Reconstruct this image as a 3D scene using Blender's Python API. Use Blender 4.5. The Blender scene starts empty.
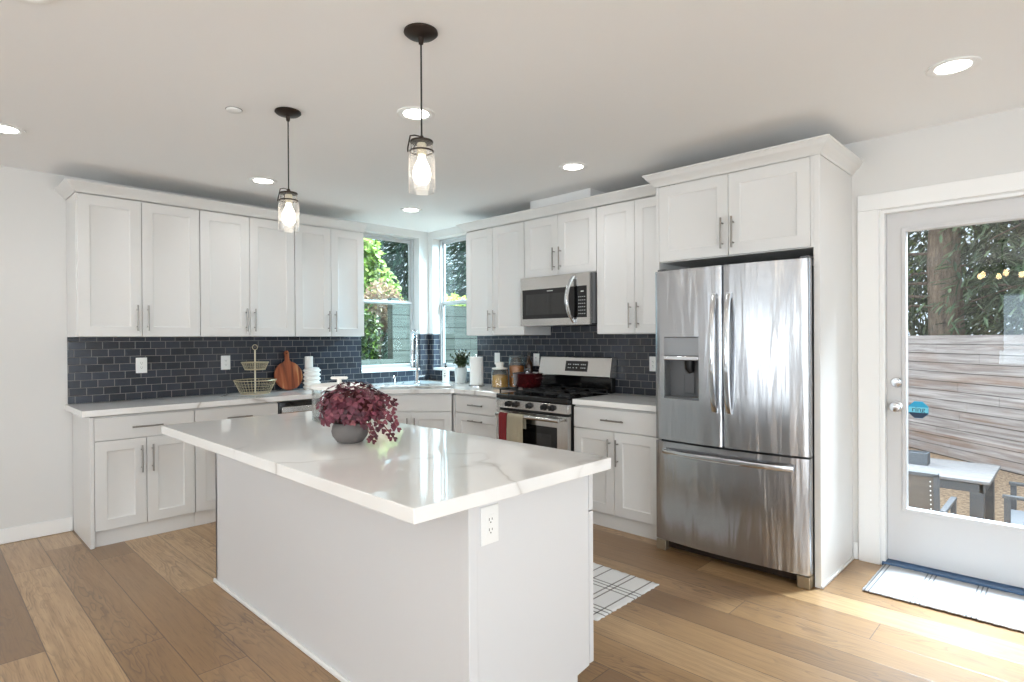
import bpy, bmesh, math, random
from mathutils import Vector, Matrix
random.seed(7)
PI = math.pi
SC = bpy.context.scene
COL = SC.collection

# ------------------------------------------------------------------ camera
def setup_camera():
    f = 587.34
    yaw, pitch, roll = math.radians(-44.2115), math.radians(-.2495), math.radians(-.3527)
    fwd = Vector((math.sin(yaw)*math.cos(pitch), math.cos(yaw)*math.cos(pitch), math.sin(pitch)))
    r = Vector((math.cos(yaw), -math.sin(yaw), 0))
    u = r.cross(fwd)
    r2 = math.cos(roll)*r + math.sin(roll)*u
    u2 = -math.sin(roll)*r + math.cos(roll)*u
    cd = bpy.data.cameras.new('camera')
    cd.sensor_width = 36
    cd.lens = f/1024*36
    cd.clip_start = .05
    cd.clip_end = 200
    c = bpy.data.objects.new('camera', cd)
    COL.objects.link(c)
    m = Matrix((r2, u2, -fwd)).transposed().to_4x4()
    m.translation = Vector((0, 0, 1.40))
    c.matrix_world = m
    SC.camera = c
setup_camera()

# ------------------------------------------------------------------ view, sky, daylight, added fill lamps
SC.view_settings.view_transform = 'Standard'
SC.view_settings.look = 'None'
SC.view_settings.gamma = 1
SC.view_settings.use_curve_mapping = False
SC.view_settings.exposure = 0.16
SC.cycles.use_denoising = True
SC.cycles.max_bounces = 10
SC.cycles.diffuse_bounces = 6
SC.cycles.glossy_bounces = 5
SC.cycles.transparent_max_bounces = 16
SC.cycles.sample_clamp_indirect = 6
SC.cycles.caustics_reflective = False
SC.cycles.caustics_refractive = False

world = bpy.data.worlds.new('overcast_sky')
SC.world = world
world.use_nodes = True
bgn = world.node_tree.nodes['Background']
bgn.inputs[0].default_value = (.74, .88, 1.0, 1)
bgn.inputs[1].default_value = 1.35

def area_light(name, loc, rot, sx, sy, watts, color):
    l = bpy.data.lights.new(name, 'AREA')
    l.shape = 'RECTANGLE'
    l.size = sx
    l.size_y = sy
    l.energy = watts
    l.color = color
    o = bpy.data.objects.new(name, l)
    o.location = loc
    o.rotation_euler = rot
    COL.objects.link(o)
    return o
FILL_TINT = (.87, .95, 1.0)
# fill lamps in openings added behind the camera to brighten the kitchen;
# some tilt upward to lift the ceiling; only the narrow window is mirrored in the door
area_light('fill_light_opening', (-2.95, -4.34, 1.12), (PI/2+1.2, 0, 0), .95, 2.1, 75, FILL_TINT)
area_light('daylight_narrow_window', (-.75, -4.34, 1.5), (PI/2+.3, 0, 0), .5, 1.2, 5, (.7, .88, 1.0))
area_light('fill_light_slot', (-4.55, -4.34, 1.3), (PI/2+.3, 0, 0), .45, 1.8, 16, FILL_TINT)
area_light('fill_light_back', (1.15, -4.34, 1.3), (PI/2+1.0, 0, 0), 2.2, 1.7, 90, FILL_TINT)
area_light('fill_light_side', (2.74, .4, 1.15), (PI/2-.22, 0, PI/2), 3.0, 2.1, 80, FILL_TINT)
area_light('fill_light_bounce', (2.74, -2.55, 1.15), (PI/2+1.2, 0, PI/2), 2.2, 1.7, 25, FILL_TINT)
# added outdoor area lamps standing in for bright sky at the sink windows and door
area_light('fill_light_garden', (-9.6, 8.4, 6.2), (math.radians(52), 0, math.radians(-135)), 4.0, 3.0, 2500, (.9, .96, 1.0))
area_light('fill_light_patio', (-.35, 5.9, 4.6), (math.radians(-72), 0, 0), 2.2, 1.6, 3400, (.74, .88, 1.0))
area_light('fill_light_far_garden', (-3.7, 6.4, 3.3), (math.radians(58), 0, math.radians(152)), 2.0, 1.5, 700, (.5, .78, 1.0))

# ------------------------------------------------------------------ node helpers
class NT:
    def __init__(self, name):
        self.m = bpy.data.materials.new(name)
        self.m.use_nodes = True
        self.t = self.m.node_tree
        self.b = self.t.nodes['Principled BSDF']
        self.out = self.t.nodes['Material Output']
    def n(self, typ, **kw):
        nd = self.t.nodes.new(typ)
        for k, v in kw.items():
            setattr(nd, k, v)
        return nd
    def set(self, sock, v):
        if hasattr(v, 'is_output'):
            self.t.links.new(v, sock)
        else:
            sock.default_value = v
    def math(self, op, a, b=0.0, c=None):
        nd = self.n('ShaderNodeMath', operation=op)
        self.set(nd.inputs[0], a)
        self.set(nd.inputs[1], b)
        if c is not None:
            self.set(nd.inputs[2], c)
        return nd.outputs[0]
    def xyz(self):
        tc = self.n('ShaderNodeTexCoord')
        s = self.n('ShaderNodeSeparateXYZ')
        self.t.links.new(tc.outputs['Object'], s.inputs[0])
        return s.outputs[0], s.outputs[1], s.outputs[2]
    def vec(self, x, y, z):
        c = self.n('ShaderNodeCombineXYZ')
        for i, v in enumerate((x, y, z)):
            self.set(c.inputs[i], v)
        return c.outputs[0]
    def obj(self):
        return self.n('ShaderNodeTexCoord').outputs['Object']
    def mapping(self, scale, vec=None):
        mp = self.n('ShaderNodeMapping')
        self.t.links.new(vec if vec is not None else self.obj(), mp.inputs[0])
        mp.inputs['Scale'].default_value = scale
        return mp.outputs[0]
    def noise(self, vec, scale, detail=3, rough=.55, dist=0.0, col=False):
        nd = self.n('ShaderNodeTexNoise')
        self.t.links.new(vec, nd.inputs['Vector'])
        nd.inputs['Scale'].default_value = scale
        nd.inputs['Detail'].default_value = detail
        nd.inputs['Roughness'].default_value = rough
        nd.inputs['Distortion'].default_value = dist
        return nd.outputs[1 if col else 0]
    def white(self, vec):
        nd = self.n('ShaderNodeTexWhiteNoise', noise_dimensions='3D')
        self.t.links.new(vec, nd.inputs['Vector'])
        return nd.outputs['Value']
    def ramp(self, fac, stops, interp='LINEAR'):
        nd = self.n('ShaderNodeValToRGB')
        self.set(nd.inputs[0], fac)
        cr = nd.color_ramp
        cr.interpolation = interp
        while len(cr.elements) < len(stops):
            cr.elements.new(.5)
        for e, (p, c) in zip(cr.elements, stops):
            e.position = p
            e.color = (c[0], c[1], c[2], 1) if hasattr(c, '__len__') else (c, c, c, 1)
        return nd.outputs[0]
    def mix(self, fac, a, b, blend='MIX'):
        nd = self.n('ShaderNodeMix', data_type='RGBA', blend_type=blend)
        self.set(nd.inputs[0], fac)
        for i, v in ((6, a), (7, b)):
            if not hasattr(v, 'is_output'):
                v = (v[0], v[1], v[2], 1)
            self.set(nd.inputs[i], v)
        return nd.outputs[2]
    def bump(self, h, strength, dist=.01):
        nd = self.n('ShaderNodeBump')
        self.set(nd.inputs['Height'], h)
        nd.inputs['Strength'].default_value = strength
        nd.inputs['Distance'].default_value = dist
        self.t.links.new(nd.outputs[0], self.b.inputs['Normal'])
    def base(self, v):
        if not hasattr(v, 'is_output'):
            v = (v[0], v[1], v[2], 1)
        self.set(self.b.inputs['Base Color'], v)
    def p(self, **kw):
        for k, v in kw.items():
            self.set(self.b.inputs[k.replace('_', ' ')], v)

def srgb(r, g, b):
    f = lambda c: c/12.92 if c <= .04045 else ((c+.055)/1.055)**2.4
    return (f(r/255), f(g/255), f(b/255))
M = {}
def simple(name, col, rough=.5, metal=0.0, bump=0, bscale=200, spec=.5, coat=0, var=0):
    t = NT(name)
    if var:
        t.base(t.mix(t.noise(t.obj(), 9, 3), [c*(1-var) for c in col], [min(1, c*(1+var)) for c in col]))
    else:
        t.base(col)
    t.p(Roughness=rough, Metallic=metal)
    t.b.inputs['Specular IOR Level'].default_value = spec
    t.b.inputs['Coat Weight'].default_value = coat
    if bump:
        t.bump(t.noise(t.obj(), bscale, 2), bump, .002)
    M[name] = t.m
    return t
simple('wall_paint', srgb(220, 219, 217), .7, bump=.15, bscale=260)
simple('ceiling_paint', srgb(242, 242, 242), .85, bump=.12, bscale=220)
simple('trim_paint', srgb(238, 238, 237), .4)
simple('cabinet_paint', srgb(222, 221, 219), .38, bump=.03, bscale=120)
simple('island_paint', srgb(216, 216, 217), .42, bump=.03, bscale=120)
simple('door_paint', srgb(204, 203, 203), .4)
simple('gap_shade', srgb(38, 33, 30), .7)
simple('nickel', srgb(150, 145, 140), .3, 1)
simple('chrome', srgb(215, 217, 220), .12, 1)
simple('black_gloss', srgb(14, 14, 15), .12)
simple('black_iron', srgb(22, 22, 23), .5, bump=.15, bscale=300)
simple('black_plastic', srgb(20, 20, 21), .35)
simple('dark_glass', srgb(16, 15, 15), .05, coat=.5)
simple('grey_plastic', srgb(92, 93, 95), .35)
simple('panel_grey', srgb(150, 151, 153), .4, .6)
simple('bronze', srgb(52, 42, 36), .45, .6)
simple('white_plastic', srgb(240, 240, 238), .35)
simple('slot_dark', srgb(60, 58, 55), .5)
simple('white_ceramic', srgb(240, 238, 233), .3)
simple('grey_ceramic', srgb(205, 208, 208), .6, bump=.1, bscale=80)
simple('stone_pot', srgb(112, 107, 104), .75, bump=.35, bscale=60, var=.18)
simple('soil', srgb(58, 44, 34), .9, bump=.5, bscale=90)
simple('maroon_enamel', srgb(62, 14, 17), .12, coat=.6)
simple('amber_glass', srgb(48, 28, 14), .08)
simple('pasta', srgb(214, 160, 74), .6, bump=.8, bscale=70, var=.3)
simple('lentils', srgb(205, 120, 48), .7, bump=.6, bscale=160, var=.2)
simple('paper', srgb(240, 240, 238), .9, bump=.3, bscale=150)
simple('red_cloth', srgb(120, 30, 34), .9, bump=.4, bscale=320)
simple('beige_cloth', srgb(168, 158, 136), .9, bump=.5, bscale=320, var=.08)
simple('wicker_wire', srgb(205, 190, 158), .35, .6)
simple('cream_metal', srgb(226, 216, 190), .4)
simple('blue_threshold', srgb(74, 102, 134), .35)
simple('vinyl_frame', srgb(190, 191, 192), .4)
simple('green_leaf', srgb(52, 68, 34), .55, var=.3)
simple('stem_green', srgb(96, 92, 60), .6)
simple('stem_red', srgb(120, 60, 62), .6)
simple('blue_sticker', srgb(30, 150, 190), .4)
simple('navy_sticker', srgb(28, 52, 78), .4)
simple('pale_sticker', srgb(110, 195, 215), .4)
simple('patio_grey', srgb(66, 66, 68), .55)
simple('patio_slat', srgb(104, 100, 99), .6, var=.06)
simple('patio_seat', srgb(112, 114, 118), .6)
simple('patio_mesh', srgb(82, 73, 66), .7, bump=.5, bscale=400)
simple('planter_box', srgb(70, 72, 76), .6)
simple('metal_foot', srgb(160, 145, 122), .4, .7)

def emit(name, col, s):
    t = NT(name)
    t.base((0, 0, 0))
    t.b.inputs['Emission Color'].default_value = (*col, 1)
    t.b.inputs['Emission Strength'].default_value = s
    M[name] = t.m
emit('lamp_lens', (1, .96, .9), 14)
emit('bulb_glow', (1, .88, .72), 7)
emit('clock_digits', (.55, .9, .7), .9)
emit('warm_bulb', (1, .72, .38), 18)

def glass(name, tint=(1, 1, 1), rough=0.0, ior=1.45, scale=1.0):
    t = NT(name)
    lw = t.n('ShaderNodeLayerWeight')
    lw.inputs['Blend'].default_value = .5
    fres = t.math('MULTIPLY_ADD', t.math('POWER', lw.outputs['Facing'], 4.0), .75, .045)
    tr = t.n('ShaderNodeBsdfTransparent')
    tr.inputs[0].default_value = (*tint, 1)
    gl = t.n('ShaderNodeBsdfGlossy')
    gl.inputs['Roughness'].default_value = rough
    mx = t.n('ShaderNodeMixShader')
    t.t.links.new(t.math('MULTIPLY', fres, scale), mx.inputs[0])
    t.t.links.new(tr.outputs[0], mx.inputs[1])
    t.t.links.new(gl.outputs[0], mx.inputs[2])
    t.t.links.new(mx.outputs[0], t.out.inputs[0])
    M[name] = t.m
glass('window_glass', (.93, .985, .97))
glass('door_glass', (.97, .98, .98), scale=1.1)
glass('jar_glass', (.93, .95, .95), .02, 1.5, 1.6)
def make_frosted():
    t = NT('pendant_glass')
    lw = t.n('ShaderNodeLayerWeight')
    lw.inputs['Blend'].default_value = .5
    tr = t.n('ShaderNodeBsdfTransparent')
    tl = t.n('ShaderNodeBsdfTranslucent')
    gl = t.n('ShaderNodeBsdfGlossy')
    gl.inputs['Roughness'].default_value = .05
    m1 = t.n('ShaderNodeMixShader')
    t.t.links.new(t.math('MULTIPLY_ADD', t.math('POWER', lw.outputs['Facing'], 2.0), .22, .05), m1.inputs[0])
    t.t.links.new(tr.outputs[0], m1.inputs[1])
    t.t.links.new(tl.outputs[0], m1.inputs[2])
    m2 = t.n('ShaderNodeMixShader')
    t.t.links.new(t.math('MULTIPLY_ADD', t.math('POWER', lw.outputs['Facing'], 4.0), .5, .04), m2.inputs[0])
    t.t.links.new(m1.outputs[0], m2.inputs[1])
    t.t.links.new(gl.outputs[0], m2.inputs[2])
    t.t.links.new(m2.outputs[0], t.out.inputs[0])
    M['pendant_glass'] = t.m
make_frosted()

def make_steel(name, base, rough, wav, streak):
    t = NT(name)
    x, y, z = t.xyz()
    u = t.math('ADD', x, y)
    big = t.noise(t.vec(t.math('MULTIPLY', u, 7.0), 0.0, t.math('MULTIPLY', z, .8)), 1.0, 2, .5, .6)
    mid = t.noise(t.vec(t.math('MULTIPLY', u, 14.0), 3.0, t.math('MULTIPLY', z, 1.5)), 1.0, 2, .5, .9)
    fine = t.noise(t.vec(t.math('MULTIPLY', u, 3.0), 0.0, t.math('MULTIPLY', z, 600.0)), 1.0, 2)
    t.base(t.mix(fine, [c*.93 for c in base], base))
    t.p(Metallic=1.0, Roughness=rough)
    h = t.math('ADD', t.math('MULTIPLY', big, wav), t.math('ADD', t.math('MULTIPLY', mid, wav*.22), t.math('MULTIPLY', fine, streak)))
    t.bump(h, 1.0, .02)
    M[name] = t.m
make_steel('fridge_steel', srgb(190, 191, 194), .24, .7, .0015)
make_steel('steel', srgb(205, 203, 200), .22, .12, .0015)

def make_tile():
    t = NT('navy_tile')
    x, y, z = t.xyz()
    H, W = .0575, .107
    u = t.math('ADD', x, y)
    zz = t.math('DIVIDE', t.math('SUBTRACT', z, .9345), H)
    row = t.math('FLOOR', zz)
    fz = t.math('FRACT', zz)
    uu = t.math('ADD', t.math('DIVIDE', u, W), t.math('MULTIPLY', row, .3405))
    colm = t.math('FLOOR', uu)
    fu = t.math('FRACT', uu)
    ez = t.math('MULTIPLY', t.math('MINIMUM', fz, t.math('SUBTRACT', 1.0, fz)), H)
    eu = t.math('MULTIPLY', t.math('MINIMUM', fu, t.math('SUBTRACT', 1.0, fu)), W)
    e = t.math('MINIMUM', ez, eu)
    mask = t.math('GREATER_THAN', e, .0019)
    r = t.white(t.vec(row, colm, 1.0))
    tile = t.ramp(r, [(0, srgb(40, 44, 52)), (.5, srgb(49, 53, 62)), (1, srgb(58, 63, 74))])
    mott = t.noise(t.obj(), 30, 3)
    tile = t.mix(t.math('MULTIPLY', mott, .35), tile, srgb(32, 34, 40))
    t.base(t.mix(mask, srgb(122, 118, 115), tile))
    t.p(Roughness=t.math('MULTIPLY_ADD', mask, -.50, .7))
    edge = t.math('MINIMUM', t.math('DIVIDE', e, .005), 1.0)
    t.bump(t.math('ADD', edge, t.math('MULTIPLY', r, .3)), .45, .002)
    M['navy_tile'] = t.m
make_tile()

def make_floor():
    t = NT('oak_planks')
    x, y, z = t.xyz()
    W, L = .205, 1.85
    yy = t.math('DIVIDE', t.math('SUBTRACT', y, .012), W)
    row = t.math('FLOOR', yy)
    fy = t.math('FRACT', yy)
    r1 = t.white(t.vec(row, 3.3, .5))
    xx = t.math('ADD', t.math('DIVIDE', x, L), t.math('MULTIPLY', r1, 7.0))
    cl = t.math('FLOOR', xx)
    fx = t.math('FRACT', xx)
    r = t.white(t.vec(row, cl, 2.0))
    tone = t.ramp(r, [(0, srgb(126, 95, 60)), (.35, srgb(150, 116, 76)), (.7, srgb(168, 133, 91)), (1, srgb(194, 161, 119))])
    off = t.math('MULTIPLY', r, 37.0)
    g1 = t.noise(t.vec(t.math('MULTIPLY', x, 2.2), t.math('MULTIPLY', y, 42.0), off), 1.0, 4, .6, .3)
    tone = t.mix(t.ramp(g1, [(.35, 0.0), (.75, .55)]), tone, srgb(124, 94, 66))
    wob = t.noise(t.vec(t.math('MULTIPLY', x, 1.1), t.math('MULTIPLY', y, 5.5), off), 1.0, 3, .55)
    ring = t.math('FRACT', t.math('ADD', t.math('MULTIPLY', y, 16.0), t.math('MULTIPLY', wob, 17.0)))
    ringm = t.ramp(ring, [(0, 0.0), (.08, .9), (.3, .3), (.6, 0.0), (1, 0.0)])
    patch = t.ramp(t.noise(t.vec(t.math('MULTIPLY', x, .9), t.math('MULTIPLY', y, 2.6), t.math('ADD', off, 9.0)), 1.6, 2), [(.46, 0.0), (.62, .75)])
    tone = t.mix(t.math('MULTIPLY', ringm, patch), tone, srgb(82, 60, 42))
    fib = t.noise(t.vec(t.math('MULTIPLY', x, 7.0), t.math('MULTIPLY', y, 170.0), off), 1.0, 3, .6)
    tone = t.mix(t.ramp(fib, [(.52, 0.0), (.68, .5)]), tone, srgb(104, 76, 52))
    big = t.noise(t.vec(x, y, 0.0), 1.2, 2)
    tone = t.mix(t.ramp(big, [(.3, 0.0), (.8, .25)]), tone, srgb(136, 106, 76))
    ey = t.math('MULTIPLY', t.math('MINIMUM', fy, t.math('SUBTRACT', 1.0, fy)), W)
    ex = t.math('MULTIPLY', t.math('MINIMUM', fx, t.math('SUBTRACT', 1.0, fx)), L)
    e = t.math('MINIMUM', ey, ex)
    gap = t.math('LESS_THAN', e, .0022)
    t.base(t.mix(t.math('MULTIPLY', gap, .75), tone, srgb(70, 50, 34)))
    t.p(Roughness=t.math('MULTIPLY_ADD', g1, .16, .26))
    t.b.inputs['Specular IOR Level'].default_value = .7
    t.b.inputs['Coat Weight'].default_value = .2
    t.b.inputs['Coat Roughness'].default_value = .22
    t.bump(t.math('ADD', t.math('MINIMUM', t.math('DIVIDE', e, .004), 1.0), t.math('MULTIPLY', g1, .35)), .35, .002)
    M['oak_planks'] = t.m
make_floor()

def make_quartz():
    t = NT('quartz')
    v = t.obj()
    warp = t.noise(v, 1.7, 3, .5, col=True)
    vm = t.n('ShaderNodeVectorMath', operation='MULTIPLY_ADD')
    t.t.links.new(warp, vm.inputs[0])
    vm.inputs[1].default_value = (.55, .55, .55)
    t.t.links.new(v, vm.inputs[2])
    n1 = t.noise(vm.outputs[0], .95, 3, .5)
    d = t.math('ABSOLUTE', t.math('SUBTRACT', n1, .5))
    vein = t.ramp(d, [(0, .85), (.004, .5), (.012, .12), (.03, 0.0)])
    patch = t.ramp(t.noise(v, 1.3, 2), [(.47, 0.0), (.62, 1.0)])
    cloud = t.ramp(t.noise(vm.outputs[0], 2.2, 4), [(.4, 0.0), (.75, .35)])
    base = t.mix(cloud, srgb(240, 239, 237), srgb(228, 225, 220))
    t.base(t.mix(t.math('MULTIPLY', vein, patch), base, srgb(168, 160, 152)))
    t.p(Roughness=.05)
    t.b.inputs['Specular IOR Level'].default_value = .75
    M['quartz'] = t.m
make_quartz()

def make_board():
    t = NT('acacia')
    x, y, z = t.xyz()
    w = t.noise(t.vec(t.math('MULTIPLY', x, 16.0), 0.0, t.math('MULTIPLY', z, 2.0)), 1.0, 3, .5, .4)
    t.base(t.ramp(w, [(.3, srgb(72, 32, 18)), (.45, srgb(140, 70, 40)), (.55, srgb(165, 88, 52)), (.62, srgb(196, 140, 92)), (.68, srgb(120, 55, 30)), (.8, srgb(150, 76, 44))]))
    t.p(Roughness=.4)
    M['acacia'] = t.m
make_board()

def make_weathered(name, c0, c1, c2, axis='x', pitch=.142, z0=-.5):
    t = NT(name)
    x, y, z = t.xyz()
    row = t.math('FLOOR', t.math('DIVIDE', t.math('SUBTRACT', z, z0), pitch))
    r = t.white(t.vec(row, 1.0, 4.0))
    g = t.noise(t.vec(t.math('MULTIPLY', x, 1.1), t.math('MULTIPLY', row, 3.7), t.math('MULTIPLY', z, 26.0)), 1.0, 5, .62, .4)
    b = t.noise(t.vec(t.math('MULTIPLY', x, .7), t.math('MULTIPLY', row, 1.9), t.math('MULTIPLY', z, 3.0)), 1.0, 3)
    c = t.mix(t.ramp(g, [(.38, 0.0), (.66, 1.0)]), c0, c1)
    c = t.mix(t.ramp(b, [(.5, 0.0), (.72, .85)]), c, c2)
    c = t.mix(t.math('MULTIPLY', r, .35), c, c0)
    t.base(c)
    t.p(Roughness=.85)
    t.bump(g, .4, .01)
    M[name] = t.m
make_weathered('weathered_cedar', srgb(112, 104, 102), srgb(160, 154, 152), srgb(112, 84, 66))
make_weathered('painted_fence', srgb(98, 104, 97), srgb(120, 126, 118), srgb(84, 90, 83))

def make_ground():
    t = NT('bark_chips')
    n = t.noise(t.obj(), 24, 4, .7)
    t.base(t.ramp(n, [(.3, srgb(92, 74, 58)), (.5, srgb(150, 126, 102)), (.68, srgb(196, 172, 146))]))
    t.p(Roughness=.95)
    t.bump(n, 1.0, .04)
    M['bark_chips'] = t.m
    t = NT('tree_bark')
    n = t.noise(t.mapping((9, 9, 2.0)), 2.5, 5, .65)
    t.base(t.ramp(n, [(.3, srgb(62, 52, 44)), (.55, srgb(112, 96, 82)), (.75, srgb(142, 124, 106))]))
    t.p(Roughness=.95)
    t.bump(n, 1.0, .05)
    M['tree_bark'] = t.m
make_ground()

def leaf_mat(name, stops, rough=.55, sub=0.0):
    t = NT(name)
    g = t.n('ShaderNodeNewGeometry')
    t.base(t.ramp(g.outputs['Random Per Island'], stops))
    t.p(Roughness=rough)
    if sub:
        tl = t.n('ShaderNodeBsdfTranslucent')
        t.t.links.new(t.b.inputs['Base Color'].links[0].from_socket, tl.inputs[0])
        mx = t.n('ShaderNodeMixShader')
        mx.inputs[0].default_value = sub
        t.t.links.new(t.b.outputs[0], mx.inputs[1])
        t.t.links.new(tl.outputs[0], mx.inputs[2])
        t.t.links.new(mx.outputs[0], t.out.inputs[0])
    M[name] = t.m
leaf_mat('burgundy_leaf', [(0, srgb(58, 18, 30)), (.45, srgb(88, 30, 46)), (.8, srgb(112, 50, 66)), (1, srgb(134, 76, 80))], .5)
leaf_mat('bright_leaf', [(0, srgb(84, 120, 46)), (.5, srgb(128, 160, 74)), (1, srgb(186, 198, 130))], .5, .4)
leaf_mat('mid_leaf', [(0, srgb(60, 92, 40)), (.5, srgb(104, 136, 66)), (1, srgb(150, 172, 100))], .5, .3)
leaf_mat('dark_leaf', [(0, srgb(34, 52, 26)), (.6, srgb(66, 88, 46)), (1, srgb(120, 150, 60))], .5, .2)
leaf_mat('rusty_leaf', [(0, srgb(128, 110, 92)), (.5, srgb(172, 142, 122)), (1, srgb(206, 196, 150))], .5, .3)
leaf_mat('conifer_needle', [(0, srgb(44, 78, 62)), (.6, srgb(84, 124, 100)), (1, srgb(130, 164, 140))], .6, .15)
leaf_mat('spruce_needle', [(0, srgb(40, 56, 40)), (.6, srgb(80, 102, 72)), (1, srgb(128, 148, 114))], .6, .15)
leaf_mat('hedge_leaf', [(0, srgb(150, 176, 70)), (1, srgb(210, 222, 130))], .5, .3)

def make_rug(name, kind):
    t = NT(name)
    x, y, z = t.xyz()
    def lines(coord, period, offs, wid):
        f = t.math('FRACT', t.math('DIVIDE', coord, period))
        acc = None
        for o in offs:
            d = t.math('ABSOLUTE', t.math('SUBTRACT', f, o/period))
            m = t.math('LESS_THAN', d, wid/period/2)
            acc = m if acc is None else t.math('MAXIMUM', acc, m)
        return acc
    if kind == 'plaid':
        a = lines(t.math('ADD', x, 10.0), .335, (.05, .085, .19, .255), .009)
        b = lines(t.math('ADD', y, 10.045), .27, (.05, .085, .115), .009)
        s = t.math('ADD', a, b)
        c = t.ramp(t.math('MULTIPLY', s, .5), [(0, srgb(246, 246, 245)), (.45, srgb(148, 144, 142)), (1, srgb(40, 40, 44))])
    else:
        a = lines(t.math('ADD', x, 10.0), .232, (.07, .09, .11), .007)
        c = t.mix(t.math('MULTIPLY', a, .8), srgb(182, 182, 183), srgb(92, 92, 96))
    t.base(c)
    t.p(Roughness=.95)
    w = t.n('ShaderNodeTexWave', wave_type='BANDS', bands_direction='Y')
    w.inputs['Scale'].default_value = 45
    w.inputs['Distortion'].default_value = 2
    t.t.links.new(t.obj(), w.inputs['Vector'])
    t.bump(w.outputs[0], .7, .003)
    M[name] = t.m
make_rug('plaid_rug', 'plaid')
make_rug('stripe_rug', 'stripe')

# ------------------------------------------------------------------ mesh helpers
class MB:
    def __init__(self):
        self.bm = bmesh.new()
    def box(self, x0, x1, y0, y1, z0, z1, mat=None):
        vs = [self.bm.verts.new(p) for p in ((x0, y0, z0), (x1, y0, z0), (x1, y1, z0), (x0, y1, z0), (x0, y0, z1), (x1, y0, z1), (x1, y1, z1), (x0, y1, z1))]
        if mat is not None:
            for v in vs:
                v.co = mat @ v.co
        for f in ((3, 2, 1, 0), (4, 5, 6, 7), (0, 1, 5, 4), (1, 2, 6, 5), (2, 3, 7, 6), (3, 0, 4, 7)):
            self.bm.faces.new([vs[i] for i in f])
        return self
    def rings(self, rings, cap=True, close=True):
        vr = [[self.bm.verts.new(p) for p in r] for r in rings]
        n = len(vr[0])
        for a, b in zip(vr, vr[1:]):
            for i in range(n if close else n-1):
                self.bm.faces.new((a[i], a[(i+1) % n], b[(i+1) % n], b[i]))
        if cap and n > 2:
            self.bm.faces.new(list(reversed(vr[0])))
            self.bm.faces.new(vr[-1])
        return self
    def lathe(self, prof, c=(0, 0, 0), seg=32, cap=True):
        rs = []
        for r, z in prof:
            r = max(r, .0004)
            rs.append([(c[0]+r*math.cos(2*PI*i/seg), c[1]+r*math.sin(2*PI*i/seg), c[2]+z) for i in range(seg)])
        return self.rings(rs, cap)
    def tube(self, pts, r, seg=10, cap=True):
        pts = [Vector(p) for p in pts]
        rr = r if hasattr(r, '__len__') else [r]*len(pts)
        rs = []
        up = None
        for i, p in enumerate(pts):
            d = (pts[min(i+1, len(pts)-1)] - pts[max(i-1, 0)]).normalized()
            if up is None:
                up = Vector((0, 0, 1)) if abs(d.z) < .9 else Vector((1, 0, 0))
            s = d.cross(up)
            if s.length < 1e-5:
                s = d.cross(Vector((0, 1, 0)))
            s.normalize()
            up = s.cross(d).normalized()
            rs.append([p + rr[i]*(math.cos(2*PI*k/seg)*s + math.sin(2*PI*k/seg)*up) for k in range(seg)])
        return self.rings(rs, cap)
    def cyl(self, p0, p1, r, seg=20):
        return self.tube([p0, p1], r, seg)
    def ring(self, c, R, r, seg=36, sg=8, axis='z'):
        c = Vector(c)
        vr = []
        for i in range(seg):
            a = 2*PI*i/seg
            row = []
            for k in range(sg):
                b = 2*PI*k/sg
                q = (R + r*math.cos(b))
                v = {'z': (q*math.cos(a), q*math.sin(a), r*math.sin(b)), 'y': (q*math.cos(a), r*math.sin(b), q*math.sin(a)), 'x': (r*math.sin(b), q*math.cos(a), q*math.sin(a))}[axis]
                row.append(self.bm.verts.new(c + Vector(v)))
            vr.append(row)
        for i in range(seg):
            for k in range(sg):
                a, b = vr[i], vr[(i+1) % seg]
                self.bm.faces.new((a[k], b[k], b[(k+1) % sg], a[(k+1) % sg]))
        return self
    def prism(self, poly, z0, z1, holes=()):
        eds = []
        for lp in [poly] + list(holes):
            vs = [self.bm.verts.new((p[0], p[1], z0)) for p in lp]
            eds += [self.bm.edges.new((vs[i], vs[(i+1) % len(vs)])) for i in range(len(vs))]
        r = bmesh.ops.triangle_fill(self.bm, edges=eds, use_beauty=True)
        fs = [g for g in r['geom'] if isinstance(g, bmesh.types.BMFace)]
        e = bmesh.ops.extrude_face_region(self.bm, geom=fs)
        vs = [g for g in e['geom'] if isinstance(g, bmesh.types.BMVert)]
        bmesh.ops.translate(self.bm, verts=vs, vec=(0, 0, z1-z0))
        return self
    def sphere(self, c, r, seg=20, scale=(1, 1, 1)):
        prof = []
        n = seg//2
        rs = []
        for j in range(n+1):
            a = -PI/2 + PI*j/n
            q = max(r*math.cos(a), .0004)
            rs.append([(c[0]+scale[0]*q*math.cos(2*PI*i/seg), c[1]+scale[1]*q*math.sin(2*PI*i/seg), c[2]+scale[2]*r*math.sin(a)) for i in range(seg)])
        return self.rings(rs)
    def build(self, name, mat, parent=None, bevel=0, smooth=True, seg=2, rmat=None):
        bmesh.ops.recalc_face_normals(self.bm, faces=self.bm.faces[:])
        me = bpy.data.meshes.new(name)
        self.bm.to_mesh(me)
        self.bm.free()
        if smooth:
            me.polygons.foreach_set('use_smooth', [True]*len(me.polygons))
            me.set_sharp_from_angle(angle=math.radians(38))
        me.materials.append(M[mat])
        o = bpy.data.objects.new(name, me)
        COL.objects.link(o)
        if parent is not None:
            o.parent = parent
        if bevel:
            b = o.modifiers.new('bevel', 'BEVEL')
            b.width = bevel
            b.segments = seg
            b.limit_method = 'ANGLE'
            b.angle_limit = math.radians(40)
        return o

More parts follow.
